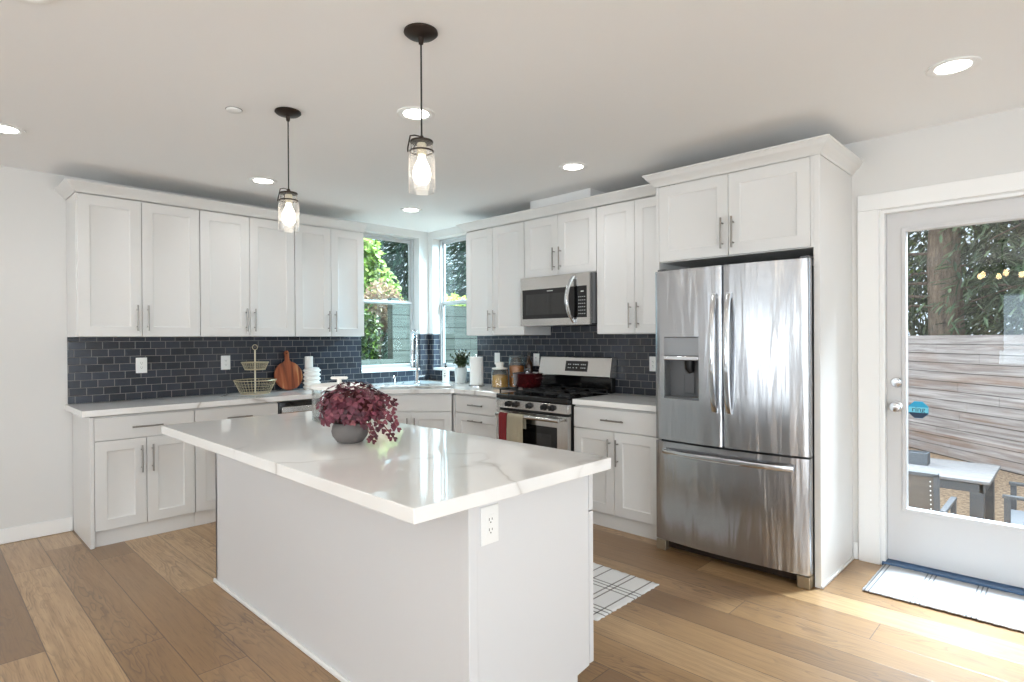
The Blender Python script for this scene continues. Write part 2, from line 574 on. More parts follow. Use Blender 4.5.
def tag(o, label=None, cat=None, group=None, kind=None):
    if label:
        o['label'] = label
    if cat:
        o['category'] = cat
    if group:
        o['group'] = group
    if kind:
        o['kind'] = kind
    return o
def thing(name, label, cat, loc=(0, 0, 0), rz=0, group=None):
    o = bpy.data.objects.new(name, None)
    o.empty_display_size = .1
    COL.objects.link(o)
    o.location = loc
    o.rotation_euler = (0, 0, rz)
    return tag(o, label, cat, group)
def struct(o):
    o['kind'] = 'structure'
    return o
def copy_tree(o, parent=None):
    c = o.copy()
    COL.objects.link(c)
    if parent is not None:
        c.parent = parent
    for ch in list(o.children):
        copy_tree(ch, c)
    return c
def arc(cx, cy, r, a0, a1, n):
    return [(cx+r*math.cos(a0+(a1-a0)*i/n), cy+r*math.sin(a0+(a1-a0)*i/n)) for i in range(n+1)]

# ------------------------------------------------------------------ room shell
XW, YW, CZ = -5.36, 4.15, 2.615
XE, YS = 2.6, -4.2
T = .12
def wall_panels(b, along, a0, a1, holes, plane0, plane1, z0=-.5, z1=CZ+.1):
    us = sorted({a0, a1, *[h[0] for h in holes], *[h[1] for h in holes]})
    zs = sorted({z0, z1, *[h[2] for h in holes], *[h[3] for h in holes]})
    for u0, u1 in zip(us, us[1:]):
        for w0, w1 in zip(zs, zs[1:]):
            if any(h[0] <= u0 and u1 <= h[1] and h[2] <= w0 and w1 <= h[3] for h in holes):
                continue
            if along == 'x':
                b.box(u0, u1, plane0, plane1, w0, w1)
            else:
                b.box(plane0, plane1, u0, u1, w0, w1)
WL = (3.267, 4.02, 1.075, 2.535)
WF = (-5.285, -4.535, 1.075, 2.535)
DR = (-.885, .085, .0, 2.165)
b = MB(); wall_panels(b, 'y', YS-T, YW, [WL], XW-T, XW)
struct(b.build('wall_left', 'wall_paint', smooth=False))
b = MB(); wall_panels(b, 'x', XW, XE+T, [WF, DR], YW, YW+T)
struct(b.build('wall_far', 'wall_paint', smooth=False))
b = MB(); wall_panels(b, 'y', YS-T, YW, [(-3.7, -1.4, .3, 2.0), (-1.1, 1.9, .1, 2.2)], XE, XE+T)
struct(b.build('wall_right', 'wall_paint', smooth=False))
b = MB(); wall_panels(b, 'x', XW, XE, [(-4.8, -4.3, .3, 2.3), (-3.45, -2.45, .07, 2.17), (-1.0, -.5, .9, 2.14), (.0, 2.3, .4, 2.2)], YS-T, YS)
struct(b.build('wall_near', 'wall_paint', smooth=False))
b = MB(); b.box(XW-T, XE+T, YS-T, YW+T, -.2, 0)
struct(b.build('floor', 'oak_planks', smooth=False))
b = MB(); b.box(XW-T, XE+T, YS-T, YW+T, CZ, CZ+.15)
struct(b.build('ceiling', 'ceiling_paint', smooth=False))
# frames of the openings behind the camera; all but window_6 added for the fill lamps
def opening_frame(name, along, u0, u1, z0, z1, plane, bars):
    b = MB()
    def bx(a, c, d, e):
        if along == 'x':
            b.box(a, c, plane-.03, plane+.03, d, e)
        else:
            b.box(plane-.03, plane+.03, a, c, d, e)
    w = .05
    bx(u0, u1, z0, z0+w); bx(u0, u1, z1-w, z1); bx(u0, u0+w, z0, z1); bx(u1-w, u1, z0, z1)
    for k in range(1, bars):
        u = u0+(u1-u0)*k/bars
        bx(u-.03, u+.03, z0, z1)
    struct(b.build(name, 'vinyl_frame'))
opening_frame('added_window_3', 'x', -3.45, -2.45, .07, 2.17, YS-.06, 3)
opening_frame('added_window_8', 'x', -4.8, -4.3, .3, 2.3, YS-.06, 1)
opening_frame('added_window_4', 'x', .0, 2.3, .4, 2.2, YS-.06, 2)
opening_frame('window_6', 'x', -1.0, -.5, .9, 2.14, YS-.06, 1)
opening_frame('added_window_5', 'y', -3.7, -1.4, .3, 2.0, XE+.06, 3)
opening_frame('added_window_7', 'y', -1.1, 1.9, .1, 2.2, XE+.06, 2)
# baseboards
def baseboard(name, x0, x1, y0, y1):
    b = MB(); b.box(x0, x1, y0, y1, 0.001, .105)
    struct(b.build(name, 'trim_paint', bevel=.004))
baseboard('baseboard_left', XW, XW+.014, YS+.02, .838)
baseboard('baseboard_far', -1.040, -1.012, YW-.014, YW)
baseboard('baseboard_right', XE-.014, XE, YS+.02, YW-.02)

# windows over the sink
def sash_window(name, along, u0, u1, z0, z1, plane, side):
    r = bpy.data.objects.new(name, None); COL.objects.link(r); struct(r)
    def bx(b, a, c, d, e, p0, p1):
        if along == 'x':
            b.box(a, c, plane+side*p0 if side > 0 else plane-p1, plane+side*p1 if side > 0 else plane-p0, d, e)
        else:
            b.box(plane-p1, plane-p0, a, c, d, e)
    b = MB(); w = .02
    bx(b, u0, u1, z0, z0+w, 0, .06); bx(b, u0, u1, z1-w, z1, 0, .06); bx(b, u0, u0+w, z0, z1, 0, .06); bx(b, u1-w, u1, z0, z1, 0, .06)
    b.build('window_frame', 'vinyl_frame', r, bevel=.003)
    mid = z0+(z1-z0)*.5
    g = .022
    for nm, a, c, q0 in (('lower_sash', z0+w, mid+.022, .012), ('upper_sash', mid-.022, z1-w, .035)):
        b = MB()
        rail = .03
        bx(b, u0+w, u1-w, a, a+rail, q0, q0+.022); bx(b, u0+w, u1-w, c-rail, c, q0, q0+.022)
        bx(b, u0+w, u0+w+g, a+rail, c-rail, q0, q0+.022); bx(b, u1-w-g, u1-w, a+rail, c-rail, q0, q0+.022)
        s = b.build(nm, 'vinyl_frame', r, bevel=.003)
        b = MB(); bx(b, u0+w+g, u1-w-g, a+rail, c-rail, q0+.009, q0+.013)
        b.build('glass_pane', 'window_glass', s, smooth=False)
    b = MB(); um = (u0+u1)/2
    bx(b, um-.03, um+.03, mid+.022, mid+.034, .012, .030)
    b.build('sash_lock', 'vinyl_frame', r, bevel=.003)
sash_window('window_1', 'y', WL[0], WL[1], WL[2], WL[3], XW-.10, -1)
sash_window('window_2', 'x', WF[0], WF[1], WF[2], WF[3], YW+.10, 1)
b = MB(); b.box(XW-.10, XW+.010, WL[0]-.0, WL[1]-.009, 1.05, 1.0755)
struct(b.build('trim_1', 'trim_paint', bevel=.004))
b = MB(); b.box(WF[0]+.009, WF[1], YW-.010, YW+.10, 1.05, 1.0755)
struct(b.build('trim_2', 'trim_paint', bevel=.004))

# tiled backsplash
CT = .935
b = MB(); tk = .008
b.box(XW, XW+tk, .815, WL[0], CT+.001, 1.4285)
b.box(XW, XW+tk, WL[0], WL[1], CT+.001, 1.0495)
b.box(XW, XW+tk, WL[1], YW, CT+.001, 1.458)
b.box(XW-.098, XW, WL[1]-tk, WL[1], 1.0765, 1.458)
struct(b.build('wall_backsplash_left', 'navy_tile', smooth=False))
b = MB()
b.box(XW+tk, WF[0], YW-tk, YW, CT+.001, 1.458)
b.box(WF[0], WF[1], YW-tk, YW, CT+.001, 1.0495)
b.box(WF[1], -2.066, YW-tk, YW, CT+.001, 1.4285)
b.box(-3.528, -2.754, YW-tk, YW, 1.4285, 1.53)
b.box(WF[0], WF[0]+tk, YW, YW+.098, 1.0765, 1.458)
struct(b.build('wall_backsplash_far', 'navy_tile', smooth=False))

# vent chase on top of the wall cupboards
b = MB(); b.box(-3.52, -2.86, 3.86, YW-.001, 2.4365, CZ-.001)
struct(b.build('trim_3', 'trim_paint', bevel=.003))

# ------------------------------------------------------------------ cabinets
def shaker(w, h, t=.02, rail=.07, flat=False):
    """front in local coords: centred x, z from 0 to h, front at y=-t, back at y=0"""
    b = MB()
    b.box(-w/2, w/2, -t, 0, 0, h)
    b.bm.normal_update()
    if not flat:
        b.bm.faces.ensure_lookup_table()
        f = min(b.bm.faces, key=lambda q: q.calc_center_median().y)
        bmesh.ops.inset_region(b.bm, faces=[f], thickness=rail, depth=0, use_even_offset=True)
        bmesh.ops.inset_region(b.bm, faces=[f], thickness=.003, depth=0, use_even_offset=True)
        for v in f.verts:
            v.co.y += .005
        bmesh.ops.inset_region(b.bm, faces=[f], thickness=.010, depth=0, use_even_offset=True)
        for v in f.verts:
            v.co.y += .004
    return b
def pull(parent, x, z, length, vertical, y=-.02):
    b = MB()
    l = length/2
    o = .034
    if vertical:
        b.cyl((x, y-o, z-l), (x, y-o, z+l), .006, 12)
        for s in (-1, 1):
            b.cyl((x, y-.0005, z+s*l*.66), (x, y-o, z+s*l*.66), .0045, 10)
    else:
        b.cyl((x-l, y-o, z), (x+l, y-o, z), .006, 12)
        for s in (-1, 1):
            b.cyl((x+s*l*.66, y-.0005, z), (x+s*l*.66, y-o, z), .0045, 10)
    return b.build('handle', 'nickel', parent)
def front(parent, kind, x0, x1, z0, z1, handle=None, flat=False, mat='cabinet_paint', name=None):
    w, h = x1-x0, z1-z0
    o = shaker(w, h, flat=flat).build(name or kind, mat, parent, bevel=.0018)
    o.location = ((x0+x1)/2, -.0005, z0)
    if handle:
        side, pos = handle
        if side in 'LR':
            hx = (-w/2+.032) if side == 'L' else (w/2-.032)
            hz = .135 if pos == 'low' else h-.145
            pull(o, hx, hz, .19, True)
        else:
            pull(o, 0, pos, .19 if w > .5 else .16, False)
    return o
def cabinet(label, loc, rz, w, h, d, fronts, z0=0, toe=True, group=None, name='base_cabinet', cat='cabinet', ends=()):
    t = thing(name, label, cat, loc, rz, group)
    b = MB()
    e = .0006
    if toe:
        b.box(-w/2+e, w/2-e, 0, d, .108, h)
        b.build('carcass', 'cabinet_paint', t, bevel=.0015)
        b = MB(); b.box(-w/2+e, w/2-e, .012, .03, 0.0005, .1075)
        b.build('toe_kick', 'cabinet_paint', t)
    else:
        b.box(-w/2+e, w/2-e, 0, d, 0, h)
        b.build('carcass', 'cabinet_paint', t, bevel=.0015)
    for f in fronts:
        front(t, *f)
    for e0, e1, zz in ends:
        b = MB(); b.box(e0, e1, -.02, d, zz, h)
        b.build('end_panel', 'cabinet_paint', t, bevel=.0015)
    return t
GU = 'white wall cupboards'
def upper_left(label, y0, y1, splits, ends=()):
    yc, w = (y0+y1)/2, y1-y0
    fr = []
    n = len(splits)-1
    for i in range(n):
        fr.append(('door', splits[i]-yc+.002, splits[i+1]-yc-.002, .002, .998, ('R' if i == 0 else 'L', 'low')))
    return cabinet(label, (-5.02, yc, 1.43), PI/2, w, 1.004, .338, fr, toe=False, group=None, name='wall_cabinet', ends=ends)
c = upper_left('tall white double-door wall cabinet at the left end of the left wall run', .815, 1.6105, [.821, 1.211, 1.609], )
upper_left('white double-door wall cabinet above the wire basket, middle of the left wall run', 1.6115, 2.3895, [1.612, 1.997, 2.388])
upper_left('white double-door wall cabinet on the left wall right beside the window', 2.3905, 3.09, [2.391, 2.739, 3.087])
def crown(name, label, pts_in, pts_out_dir, mat='cabinet_paint', z=2.4365, parent=None, top=.066, h=.070):
    """profile swept along a plan path; pts_in = plan corners of the cabinet face, pts_out_dir = mitred outward offsets"""
    prof = [(0, 0), (.006, 0), (.010, .010), (.024, .026), (.045, .044), (top-.006, h-.012), (top, h-.008), (top, h), (0, h)]
    b = MB()
    rs = []
    for p, o in zip(pts_in, pts_out_dir):
        rs.append([(p[0]+o[0]*q, p[1]+o[1]*q, z+w) for q, w in prof])
    b.rings(rs)
    return b.build(name, mat, parent, smooth=False)
o = crown('crown_moulding', '', [(-5.355, .815), (-5.0, .815), (-5.0, 3.09)], [(0, -1), (1, -1), (1, 0)])
tag(o, 'long white crown moulding on top of the left wall cabinets', 'moulding')
GR = None
def upper_far(label, x0, x1, splits, z0, group=None):
    xc, w = (x0+x1)/2, x1-x0
    fr = []
    for i in range(2):
        fr.append(('door', splits[i]-xc+.002, splits[i+1]-xc-.002, .002, 2.428-z0, ('R' if i == 0 else 'L', 'low')))
    return cabinet(label, (xc, 3.81, z0), 0, w, 2.434-z0, .338, fr, toe=False, name='wall_cabinet')
upper_far('white double-door wall cabinet between the corner window and the microwave', -4.307, -3.5315, [-4.305, -3.934, -3.5335], 1.43)
upper_far('short white double-door wall cabinet directly above the microwave', -3.5305, -2.7525, [-3.529, -3.146, -2.754], 1.925)
upper_far('white double-door wall cabinet between the microwave and the refrigerator', -2.7515, -2.068, [-2.7505, -2.404, -2.069], 1.43)
o = crown('crown_moulding', '', [(-4.307, 4.148), (-4.307, 3.79), (-2.064, 3.79)], [(-1, 0), (-1, -1), (0, -1)])
tag(o, 'white crown moulding on top of the wall cabinets around the microwave', 'moulding')

# tall refrigerator surround
t = thing('fridge_surround', 'tall white cabinet framing the refrigerator, with two doors above it', 'cabinet', (-1.55, 3.54, 0))
for x0, x1 in ((-2.062, -2.042), (-1.077, -1.044)):
    b = MB(); b.box(x0+1.55, x1+1.55, -.02, .608, .001, 2.408)
    b.build('side_panel', 'cabinet_paint', t, bevel=.0015)
b = MB(); b.box(-.4915, .4725, .002, .608, 1.90, 2.408)
b.build('carcass', 'cabinet_paint', t)
front(t, 'door', -.490, -.0165, 1.905, 2.405, ('R', 'low'))
front(t, 'door', -.0125, .4555, 1.905, 2.405, ('L', 'low'))
b = MB(); b.box(.458, .4725, -.0195, .001, 1.90, 2.408); b.build('filler_strip', 'cabinet_paint', t)
crown('crown_moulding', '', [(-.512, .172), (-.512, -.02), (.506, -.02), (.506, .608)], [(-1, 0), (-1, -1), (1, -1), (1, 0)], z=2.409, parent=t, top=.066, h=.080)
b = MB(); b.box(.5065, .5165, -.02, .608, .001, .018); b.build('shoe_moulding', 'cabinet_paint', t, bevel=.003)

# base cabinets on the left wall
DW = CT-.05   # top of carcasses
def base_left(label, y0, y1, fr, ends=()):
    yc, w = (y0+y1)/2, y1-y0
    fr = [(f[0], f[1]-yc+.002, f[2]-yc-.002, *f[3:]) for f in fr]
    ends = [(e[0]-yc, e[1]-yc, e[2]) for e in ends]
    return cabinet(label, (-4.79, yc, 0), PI/2, w, DW, .565, fr, ends=ends)
base_left('white base cabinet with one drawer and two doors at the left end of the run', .866, 1.4915,
          [('drawer', .866, 1.4905, .722, .876, ('H', .077), True), ('door', .866, 1.1755, .112, .716, ('R', 'top')), ('door', 1.1755, 1.4905, .112, .716, ('L', 'top'))],
          ends=[(.842, .8655, .001)])
base_left('white base cabinet between the two-door end cabinet and the dishwasher', 1.4925, 2.128,
          [('drawer', 1.493, 2.127, .722, .876, ('H', .077), True), ('door', 1.493, 1.81, .112, .716, ('R', 'top')), ('door', 1.81, 2.127, .112, .716, ('L', 'top'))])
# dishwasher
t = thing('dishwasher', 'stainless dishwasher built in under the left counter, mostly behind the island', 'dishwasher', (-4.79, 2.435, 0), PI/2)
b = MB(); b.box(-.302, .302, .005, .55, .1, DW-.003); b.build('tub_body', 'grey_plastic', t)
b = MB(); b.box(-.300, .300, -.022, .004, .12, .775); b.build('door', 'steel', t, bevel=.004)
b = MB(); b.box(-.300, .300, -.020, .004, .78, DW-.006); dp = b.build('control_panel', 'dark_glass', t, bevel=.003)
b = MB(); b.box(-.285, .285, -.045, -.021, .79, .842); b.build('pocket_handle', 'steel', dp, bevel=.006)
b = MB(); b.box(-.300, .300, .03, .045, .001, .099); b.build('toe_plate', 'black_plastic', t)
# filler to the diagonal
b = MB(); b.box(-5.355, -4.772, 2.740, 2.985, .108, DW)
o = b.build('base_cabinet', 'cabinet_paint', bevel=.0015)
tag(o, 'narrow plain white filler cabinet right of the dishwasher', 'cabinet')
b = MB(); b.box(-4.82, -4.802, 2.740, 2.985, .0005, .107); b.build('toe_kick', 'cabinet_paint', o)
# diagonal sink cabinet
A, Bp = Vector((-4.772, 2.995)), Vector((-4.226, 3.541))
mid = (A+Bp)/2
L = (Bp-A).length
t = thing('sink_cabinet', 'white diagonal corner cabinet under the kitchen sink', 'cabinet', (mid.x-.0142, mid.y+.0142, 0), PI/4)
b = MB()
b.prism([(-L/2+.004, 0), (L/2-.004, 0), (L/2-.004, .02), (.10, .52), (-.10, .52), (-L/2+.004, .02)], .108, .66)
b.build('carcass', 'cabinet_paint', t)
b = MB(); b.box(-L/2+.004, L/2-.004, 0, .02, .661, DW); b.build('front_rail', 'cabinet_paint', t)
b = MB(); b.box(-L/2+.01, L/2-.01, .012, .03, .0005, .1075); b.build('toe_kick', 'cabinet_paint', t)
front(t, 'false_drawer', -L/2+.008, L/2-.008, .722, .876, None, True)
front(t, 'door', -L/2+.008, -.002, .112, .716, ('R', 'top'))
front(t, 'door', .002, L/2-.008, .112, .716, ('L', 'top'))

# base cabinets on the far wall
def base_far(label, x0, x1, fr):
    xc, w = (x0+x1)/2, x1-x0
    fr = [(f[0], f[1]-xc+.002, f[2]-xc-.002, *f[3:]) for f in fr]
    return cabinet(label, (xc, 3.58, 0), 0, w, DW, .56, fr)
c3 = base_far('white three-drawer base cabinet between the sink corner and the range', -4.223, -3.608,
         [('drawer', -4.199, -3.609, .722, .876, ('H', .077), True), ('drawer', -4.199, -3.609, .422, .716, ('H', .235)), ('drawer', -4.199, -3.609, .112, .416, ('H', .235))])
b = MB(); b.box(-4.2225+3.9155, -4.2+3.9155, -.032, -.0008, .112, .876); b.build('filler_strip', 'cabinet_paint', c3)
base_far('white base cabinet with drawer and two doors between the range and refrigerator', -2.808, -2.068,
         [('drawer', -2.807, -2.069, .722, .876, ('H', .077), True), ('door', -2.807, -2.4385, .112, .716, ('R', 'top')), ('door', -2.4385, -2.069, .112, .716, ('L', 'top'))])

# countertops
b = MB()
dd = Vector((.7071, .7071)); nn = Vector((-.7071, .7071))
sc_ = (A+Bp)/2 + nn*.205
def sk(a, c):
    v = sc_ + dd*a + nn*c
    return (v.x, v.y)
def rr(hx, hy, r, n=5):
    pts = []
    for cx, cy, a in ((hx-r, hy-r, 0), (-hx+r, hy-r, PI/2), (-hx+r, -hy+r, PI), (hx-r, -hy+r, 1.5*PI)):
        pts += [(cx+r*math.cos(a+PI/2*i/n), cy+r*math.sin(a+PI/2*i/n)) for i in range(n+1)]
    return pts
hole = [sk(*p) for p in rr(.36, .155, .03)]
b.prism([(XW+.001, .797), (-4.743, .797), (-4.743, 2.985), (-4.216, 3.512), (-4.2, 3.54), (-3.612, 3.54), (-3.612, YW-.001), (XW+.001, YW-.001)], CT-.042, CT, [hole])
o = b.build('countertop', 'quartz', bevel=.003, smooth=False)
tag(o, 'white veined quartz countertop along the left wall, around the sink corner to the range', 'countertop')
b = MB(); b.box(-2.805, -2.066, 3.54, YW-.001, CT-.042, CT)
o = b.build('countertop', 'quartz', bevel=.003, smooth=False)
tag(o, 'short white quartz countertop between the range and the refrigerator', 'countertop')

# sink
t = thing('kitchen_sink', 'undermount sink set in the diagonal corner counter beneath the faucet', 'sink', (sc_.x, sc_.y, CT-.0425), PI/4)
b = MB()
ro = rr(.375, .17, .035); ri = rr(.357, .152, .03); rb = rr(.335, .13, .04)
b.rings([[(x, y, 0) for x, y in ro], [(x, y, 0) for x, y in ri], [(x, y, -.19) for x, y in rb], [(x, y, -.20) for x, y in rr(.05, .05, .04)]], cap=False)
b.rings([[(x, y, -.20) for x, y in rr(.05, .05, .04)], [(x, y, -.201) for x, y in rr(.02, .02, .015)]])
b.build('basin', 'steel', t)
b = MB(); b.lathe([(.02, -.199), (.045, -.197), (.045, -.194), (.015, -.196)]); b.build('drain', 'chrome', t)

# faucet (spring neck)
fx, fy = -5.02, 3.725
t = thing('kitchen_faucet', 'tall chrome spring-neck faucet standing behind the corner sink', 'faucet', (fx, fy, CT))
b = MB(); b.lathe([(.032, 0), (.032, .008), (.026, .016), (.02, .03), (.02, .11), (.016, .12), (.016, .30), (.013, .305), (.013, .40)]); b.build('body', 'chrome', t)
fd = Vector((.48, -.93, 0)).normalized()*.10
pts = []
for i in range(17):
    a = PI*i/16
    pts.append(Vector((0, 0, .47)) + fd*(1-math.cos(a))/1 * .5*1.0 + Vector((0, 0, .09*math.sin(a))))
pts = [Vector((0, 0, .40))] + pts + [Vector((fd.x, fd.y, .36))]
b = MB(); b.tube(pts, .0085, 10); nk = b.build('neck', 'chrome', t)
b = MB()
ln = []
for i in range(len(pts)-1):
    for k in range(12):
        ln.append(pts[i].lerp(pts[i+1], k/12))
hel = []
for i, p in enumerate(ln):
    d = (ln[min(i+1, len(ln)-1)]-ln[max(i-1, 0)]).normalized()
    s = d.cross(Vector((fd.y, -fd.x, 0)).normalized()).normalized()
    q = d.cross(s)
    a = i*2*PI/5
    hel.append(p + .0115*(math.cos(a)*s+math.sin(a)*q))
b.tube(hel, .0022, 5); b.build('spring', 'chrome', nk)
b = MB(); b.tube([(fd.x, fd.y, .36), (fd.x, fd.y, .345), (fd.x, fd.y, .25), (fd.x, fd.y, .20), (fd.x, fd.y, .17)], [.012, .016, .017, .013, .019], 14); b.build('spray_head', 'chrome', t)
b = MB(); b.tube([(0, 0, .235), (fd.x*.8, fd.y*.8, .235)], .006, 8); b.ring((fd.x, fd.y, .235), .021, .005, 20, 6); b.build('docking_arm', 'chrome', t)
b = MB(); b.tube([(.015, .012, .075), (.045, .035, .078), (.07, .055, .085)], [.011, .008, .006], 10); b.build('lever_handle', 'chrome', t)
t = thing('soap_dispenser', 'small chrome deck soap pump left of the faucet', 'soap dispenser', (-5.18, 3.56, CT))
b = MB(); b.lathe([(.02, 0), (.02, .006), (.012, .012), (.01, .05)]); b.build('base', 'chrome', t)
b = MB(); b.tube([(0, 0, .045), (0, 0, .07), (.025, -.03, .074), (.04, -.048, .062)], [.008, .01, .007, .006], 10); b.build('pump_head', 'chrome', t)

# ------------------------------------------------------------------ island
t = thing('kitchen_island', 'big white kitchen island base with plain panels in the room centre', 'kitchen island', (-2.49, 1.55, 0))
ox, oy = 2.49, -1.55
ix0, ix1, iy0, iy1 = -3.604, -1.40, 1.235, 1.866
b = MB(); b.box(ix0+.02+ox, ix1-.02+ox, iy0+.02+oy, iy1-.012+oy, .10, CT-.046); b.build('carcass', 'island_paint', t)
b = MB(); b.box(ix0+.02+ox, ix1-.02+ox, iy1-.09+oy, iy1-.075+oy, .001, .0995); b.build('toe_kick', 'island_paint', t)
b = MB(); b.box(ix0+ox, ix1-.041+ox, iy0+oy, iy0+.0195+oy, .001, CT-.0455); b.build('back_panel', 'island_paint', t)
def endp(x0, x1):
    b = MB()
    pts = [(iy0+oy+.0, .001), (iy1-.075+oy, .001), (iy1-.075+oy, .098), (iy1+oy, .108), (iy1+oy, CT-.0455), (iy0+oy, CT-.0455)]
    b.rings([[(x0+ox, y, z) for y, z in pts], [(x1+ox, y, z) for y, z in pts]])
    return b
endp(ix1-.0195, ix1).build('end_panel', 'island_paint', t, bevel=.0012)
endp(ix0, ix0+.0195).build('end_panel', 'island_paint', t, bevel=.0012)
b = MB(); b.box(ix1-.040+ox, ix1+.006+ox, iy0-.004+oy, iy0+.034+oy, .001, CT-.0455); b.build('corner_post', 'island_paint', t, bevel=.0015)
b = MB(); b.box(ix0-.012+ox, ix1-.041+ox, iy0-.014+oy, iy0-.0005+oy, .001, .022); b.build('shoe_moulding', 'trim_paint', t, bevel=.004)
n = 4
wd = (ix1-ix0)/n
for k in range(n):
    x0 = -(ix1-ix0)/2+k*wd
    o = shaker(wd-.003, .6, t=.026).build('door', 'island_paint', t, bevel=.0018)
    o.location = ((ix0+ix1)/2+ox + x0+wd/2, iy1+.0055+oy, .112); o.rotation_euler = (0, 0, PI)
    pull(o, (wd/2-.034)*(1 if k % 2 else -1), .455, .19, True, y=-.026)
    o = shaker(wd-.003, .16, t=.026, flat=True).build('drawer', 'island_paint', t, bevel=.0018)
    o.location = ((ix0+ix1)/2+ox + x0+wd/2, iy1+.0055+oy, .718); o.rotation_euler = (0, 0, PI)
    pull(o, 0, .08, .19, False, y=-.026)

def outlet_plate(w=.072, h=.116, gfci=False, switch=False):
    """plate facing -y, centred on origin"""
    b = MB(); b.box(-w/2, w/2, -.006, 0, -h/2, h/2)
    return b
def outlet(label, loc, rz, parent=None, kind='decora', w=.074, h=.118):
    if parent is None:
        t = thing('wall_outlet' if kind != 'switch' else 'wall_switch', label, 'outlet' if kind != 'switch' else 'light switch', loc, rz)
    else:
        t = bpy.data.objects.new('outlet', None); COL.objects.link(t); t.parent = parent; t.location = loc; t.rotation_euler = (0, 0, rz)
    b = MB(); b.box(-w/2, w/2, -.006, -.0003, -h/2, h/2); p = b.build('cover_plate', 'white_plastic', t, bevel=.0025)
    q = t if parent is None else p
    b = MB(); b.box(-.0165, .0165, -.0085, -.0062, -.034, .034); f = b.build('receptacle' if kind != 'switch' else 'rocker', 'white_plastic', t if parent is None else p, bevel=.001)
    if kind != 'switch':
        b = MB()
        for s in (-1, 1):
            z = s*.017
            b.box(-.0075, -.0055, -.0092, -.0084, z-.002, z+.007); b.box(.0055, .0075, -.0092, -.0084, z-.001, z+.006)
            b.cyl((0, -.0092, z-.008), (0, -.0084, z-.008), .0025, 8)
        if parent is None:
            b.build('slots', 'slot_dark', f, smooth=False)
        else:
            b.build('slots', 'slot_dark', p, smooth=False)
    return t
outlet('', (ix1+.0002+ox, 1.325+oy, .790), PI/2, parent=t, w=.080, h=.125)
# island worktop
b = MB(); b.box(-3.622, -1.316, .963, 1.903, CT-.045, CT)
o = b.build('island_worktop', 'quartz', bevel=.003, smooth=False)
tag(o, 'large white veined quartz slab on top of the island', 'countertop')

outlet('left of the two white outlets on the dark tiles of the left wall', (XW+tk+.0003, 1.287, 1.205), PI/2, w=.078, h=.122)
outlet('white outlet on the left wall tiles just left of the wire basket', (XW+tk+.0003, 1.924, 1.205), PI/2, w=.078, h=.122)
outlet('white switch plate on the far wall tiles above the pasta jar', (-4.235, YW-tk-.0003, 1.198), 0, kind='switch')
outlet('white outlet on the far wall tiles just left of the range backguard', (-3.706, YW-tk-.0003, 1.198), 0)
outlet('white outlet on the far wall tiles close to the refrigerator', (-2.455, YW-tk-.0003, 1.19), 0)

# ------------------------------------------------------------------ refrigerator
t = thing('refrigerator', 'stainless french-door refrigerator with ice dispenser and bottom freezer drawer', 'refrigerator', (-1.559, 3.80, 0))
rx0, rx1 = -.477, .477
b = MB(); b.box(rx0+.008, rx1-.008, -.285, .335, .055, 1.80); b.build('body', 'grey_plastic', t, bevel=.004)
yb, yf = -.288, -.350
def curved(x0, x1, z0, z1, bulge=.032, n=14, rcorner=.012, notch=None):
    """door slab with a gently bowed face across the whole width of the refrigerator"""
    b = MB()
    cols = []
    xs = [x0, x0+.004, x0+.012] + [x0+.012+(x1-x0-.024)*i/n for i in range(1, n)] + [x1-.012, x1-.004, x1]
    if notch:
        xs = sorted(set(xs) | {notch[0], notch[1]})
    def fy_(x):
        q = yf - bulge*(1-(x/.477)**2)
        for e in (x0, x1):
            d = abs(x-e)
            if d < .012:
                q += .010*(1-d/.012)**2
        return q
    zs = [z0, z1] if not notch else [z0, notch[2], notch[3], z1]
    def vgrid(fn):
        return [[b.bm.verts.new((x, fn(x), z)) for z in zs] for x in xs]
    F = vgrid(fy_)
    Bk = vgrid(lambda x: yb)
    for i in range(len(xs)-1):
        for j in range(len(zs)-1):
            inn = notch and xs[i] >= notch[0]-1e-6 and xs[i+1] <= notch[1]+1e-6 and j == 1
            if not inn:
                b.bm.faces.new((F[i][j], F[i+1][j], F[i+1][j+1], F[i][j+1]))
            b.bm.faces.new((Bk[i][j], Bk[i][j+1], Bk[i+1][j+1], Bk[i+1][j]))
        for j in (0, len(zs)-1):
            b.bm.faces.new((F[i][j], Bk[i][j], Bk[i+1][j], F[i+1][j]))
    for i in (0, len(xs)-1):
        for j in range(len(zs)-1):
            b.bm.faces.new((F[i][j], F[i][j+1], Bk[i][j+1], Bk[i][j]))
    return b, fy_
nx0, nx1 = -.402, -.154
b, fy_ = curved(rx0, -.0035, .735, 1.833, notch=(nx0, nx1, 1.005, 1.403))
dl = b.build('door', 'fridge_steel', t); dl['label'] = 'left door with the water and ice dispenser'
b, fy2 = curved(.0035, rx1, .735, 1.833)
dr = b.build('door', 'fridge_steel', t)
b, fy3 = curved(rx0, rx1, .078, .722)
fz = b.build('freezer_drawer', 'fridge_steel', t)
def vhandle(par, x):
    b = MB()
    pts = []
    for i in range(15):
        u = i/14
        z = .945 + .715*u
        pts.append((x, fy_(0) - .018 - .040*math.sin(PI*u)**.7, z))
    rs = []
    for p in pts:
        rs.append([(p[0]+dx, p[1]+dy, p[2]) for dx, dy in ((-.017, .004), (-.014, -.008), (0, -.012), (.014, -.008), (.017, .004), (.01, .009), (-.01, .009))])
    b.rings(rs)
    for z in (.955, 1.65):
        b.box(x-.014, x+.014, fy_(0)-.022, fy_(0)+.003, z-.016, z+.016)
    b.build('handle', 'chrome', par, bevel=0)
vhandle(dl, -.045)
vhandle(dr, .045)
b = MB(); rs = []
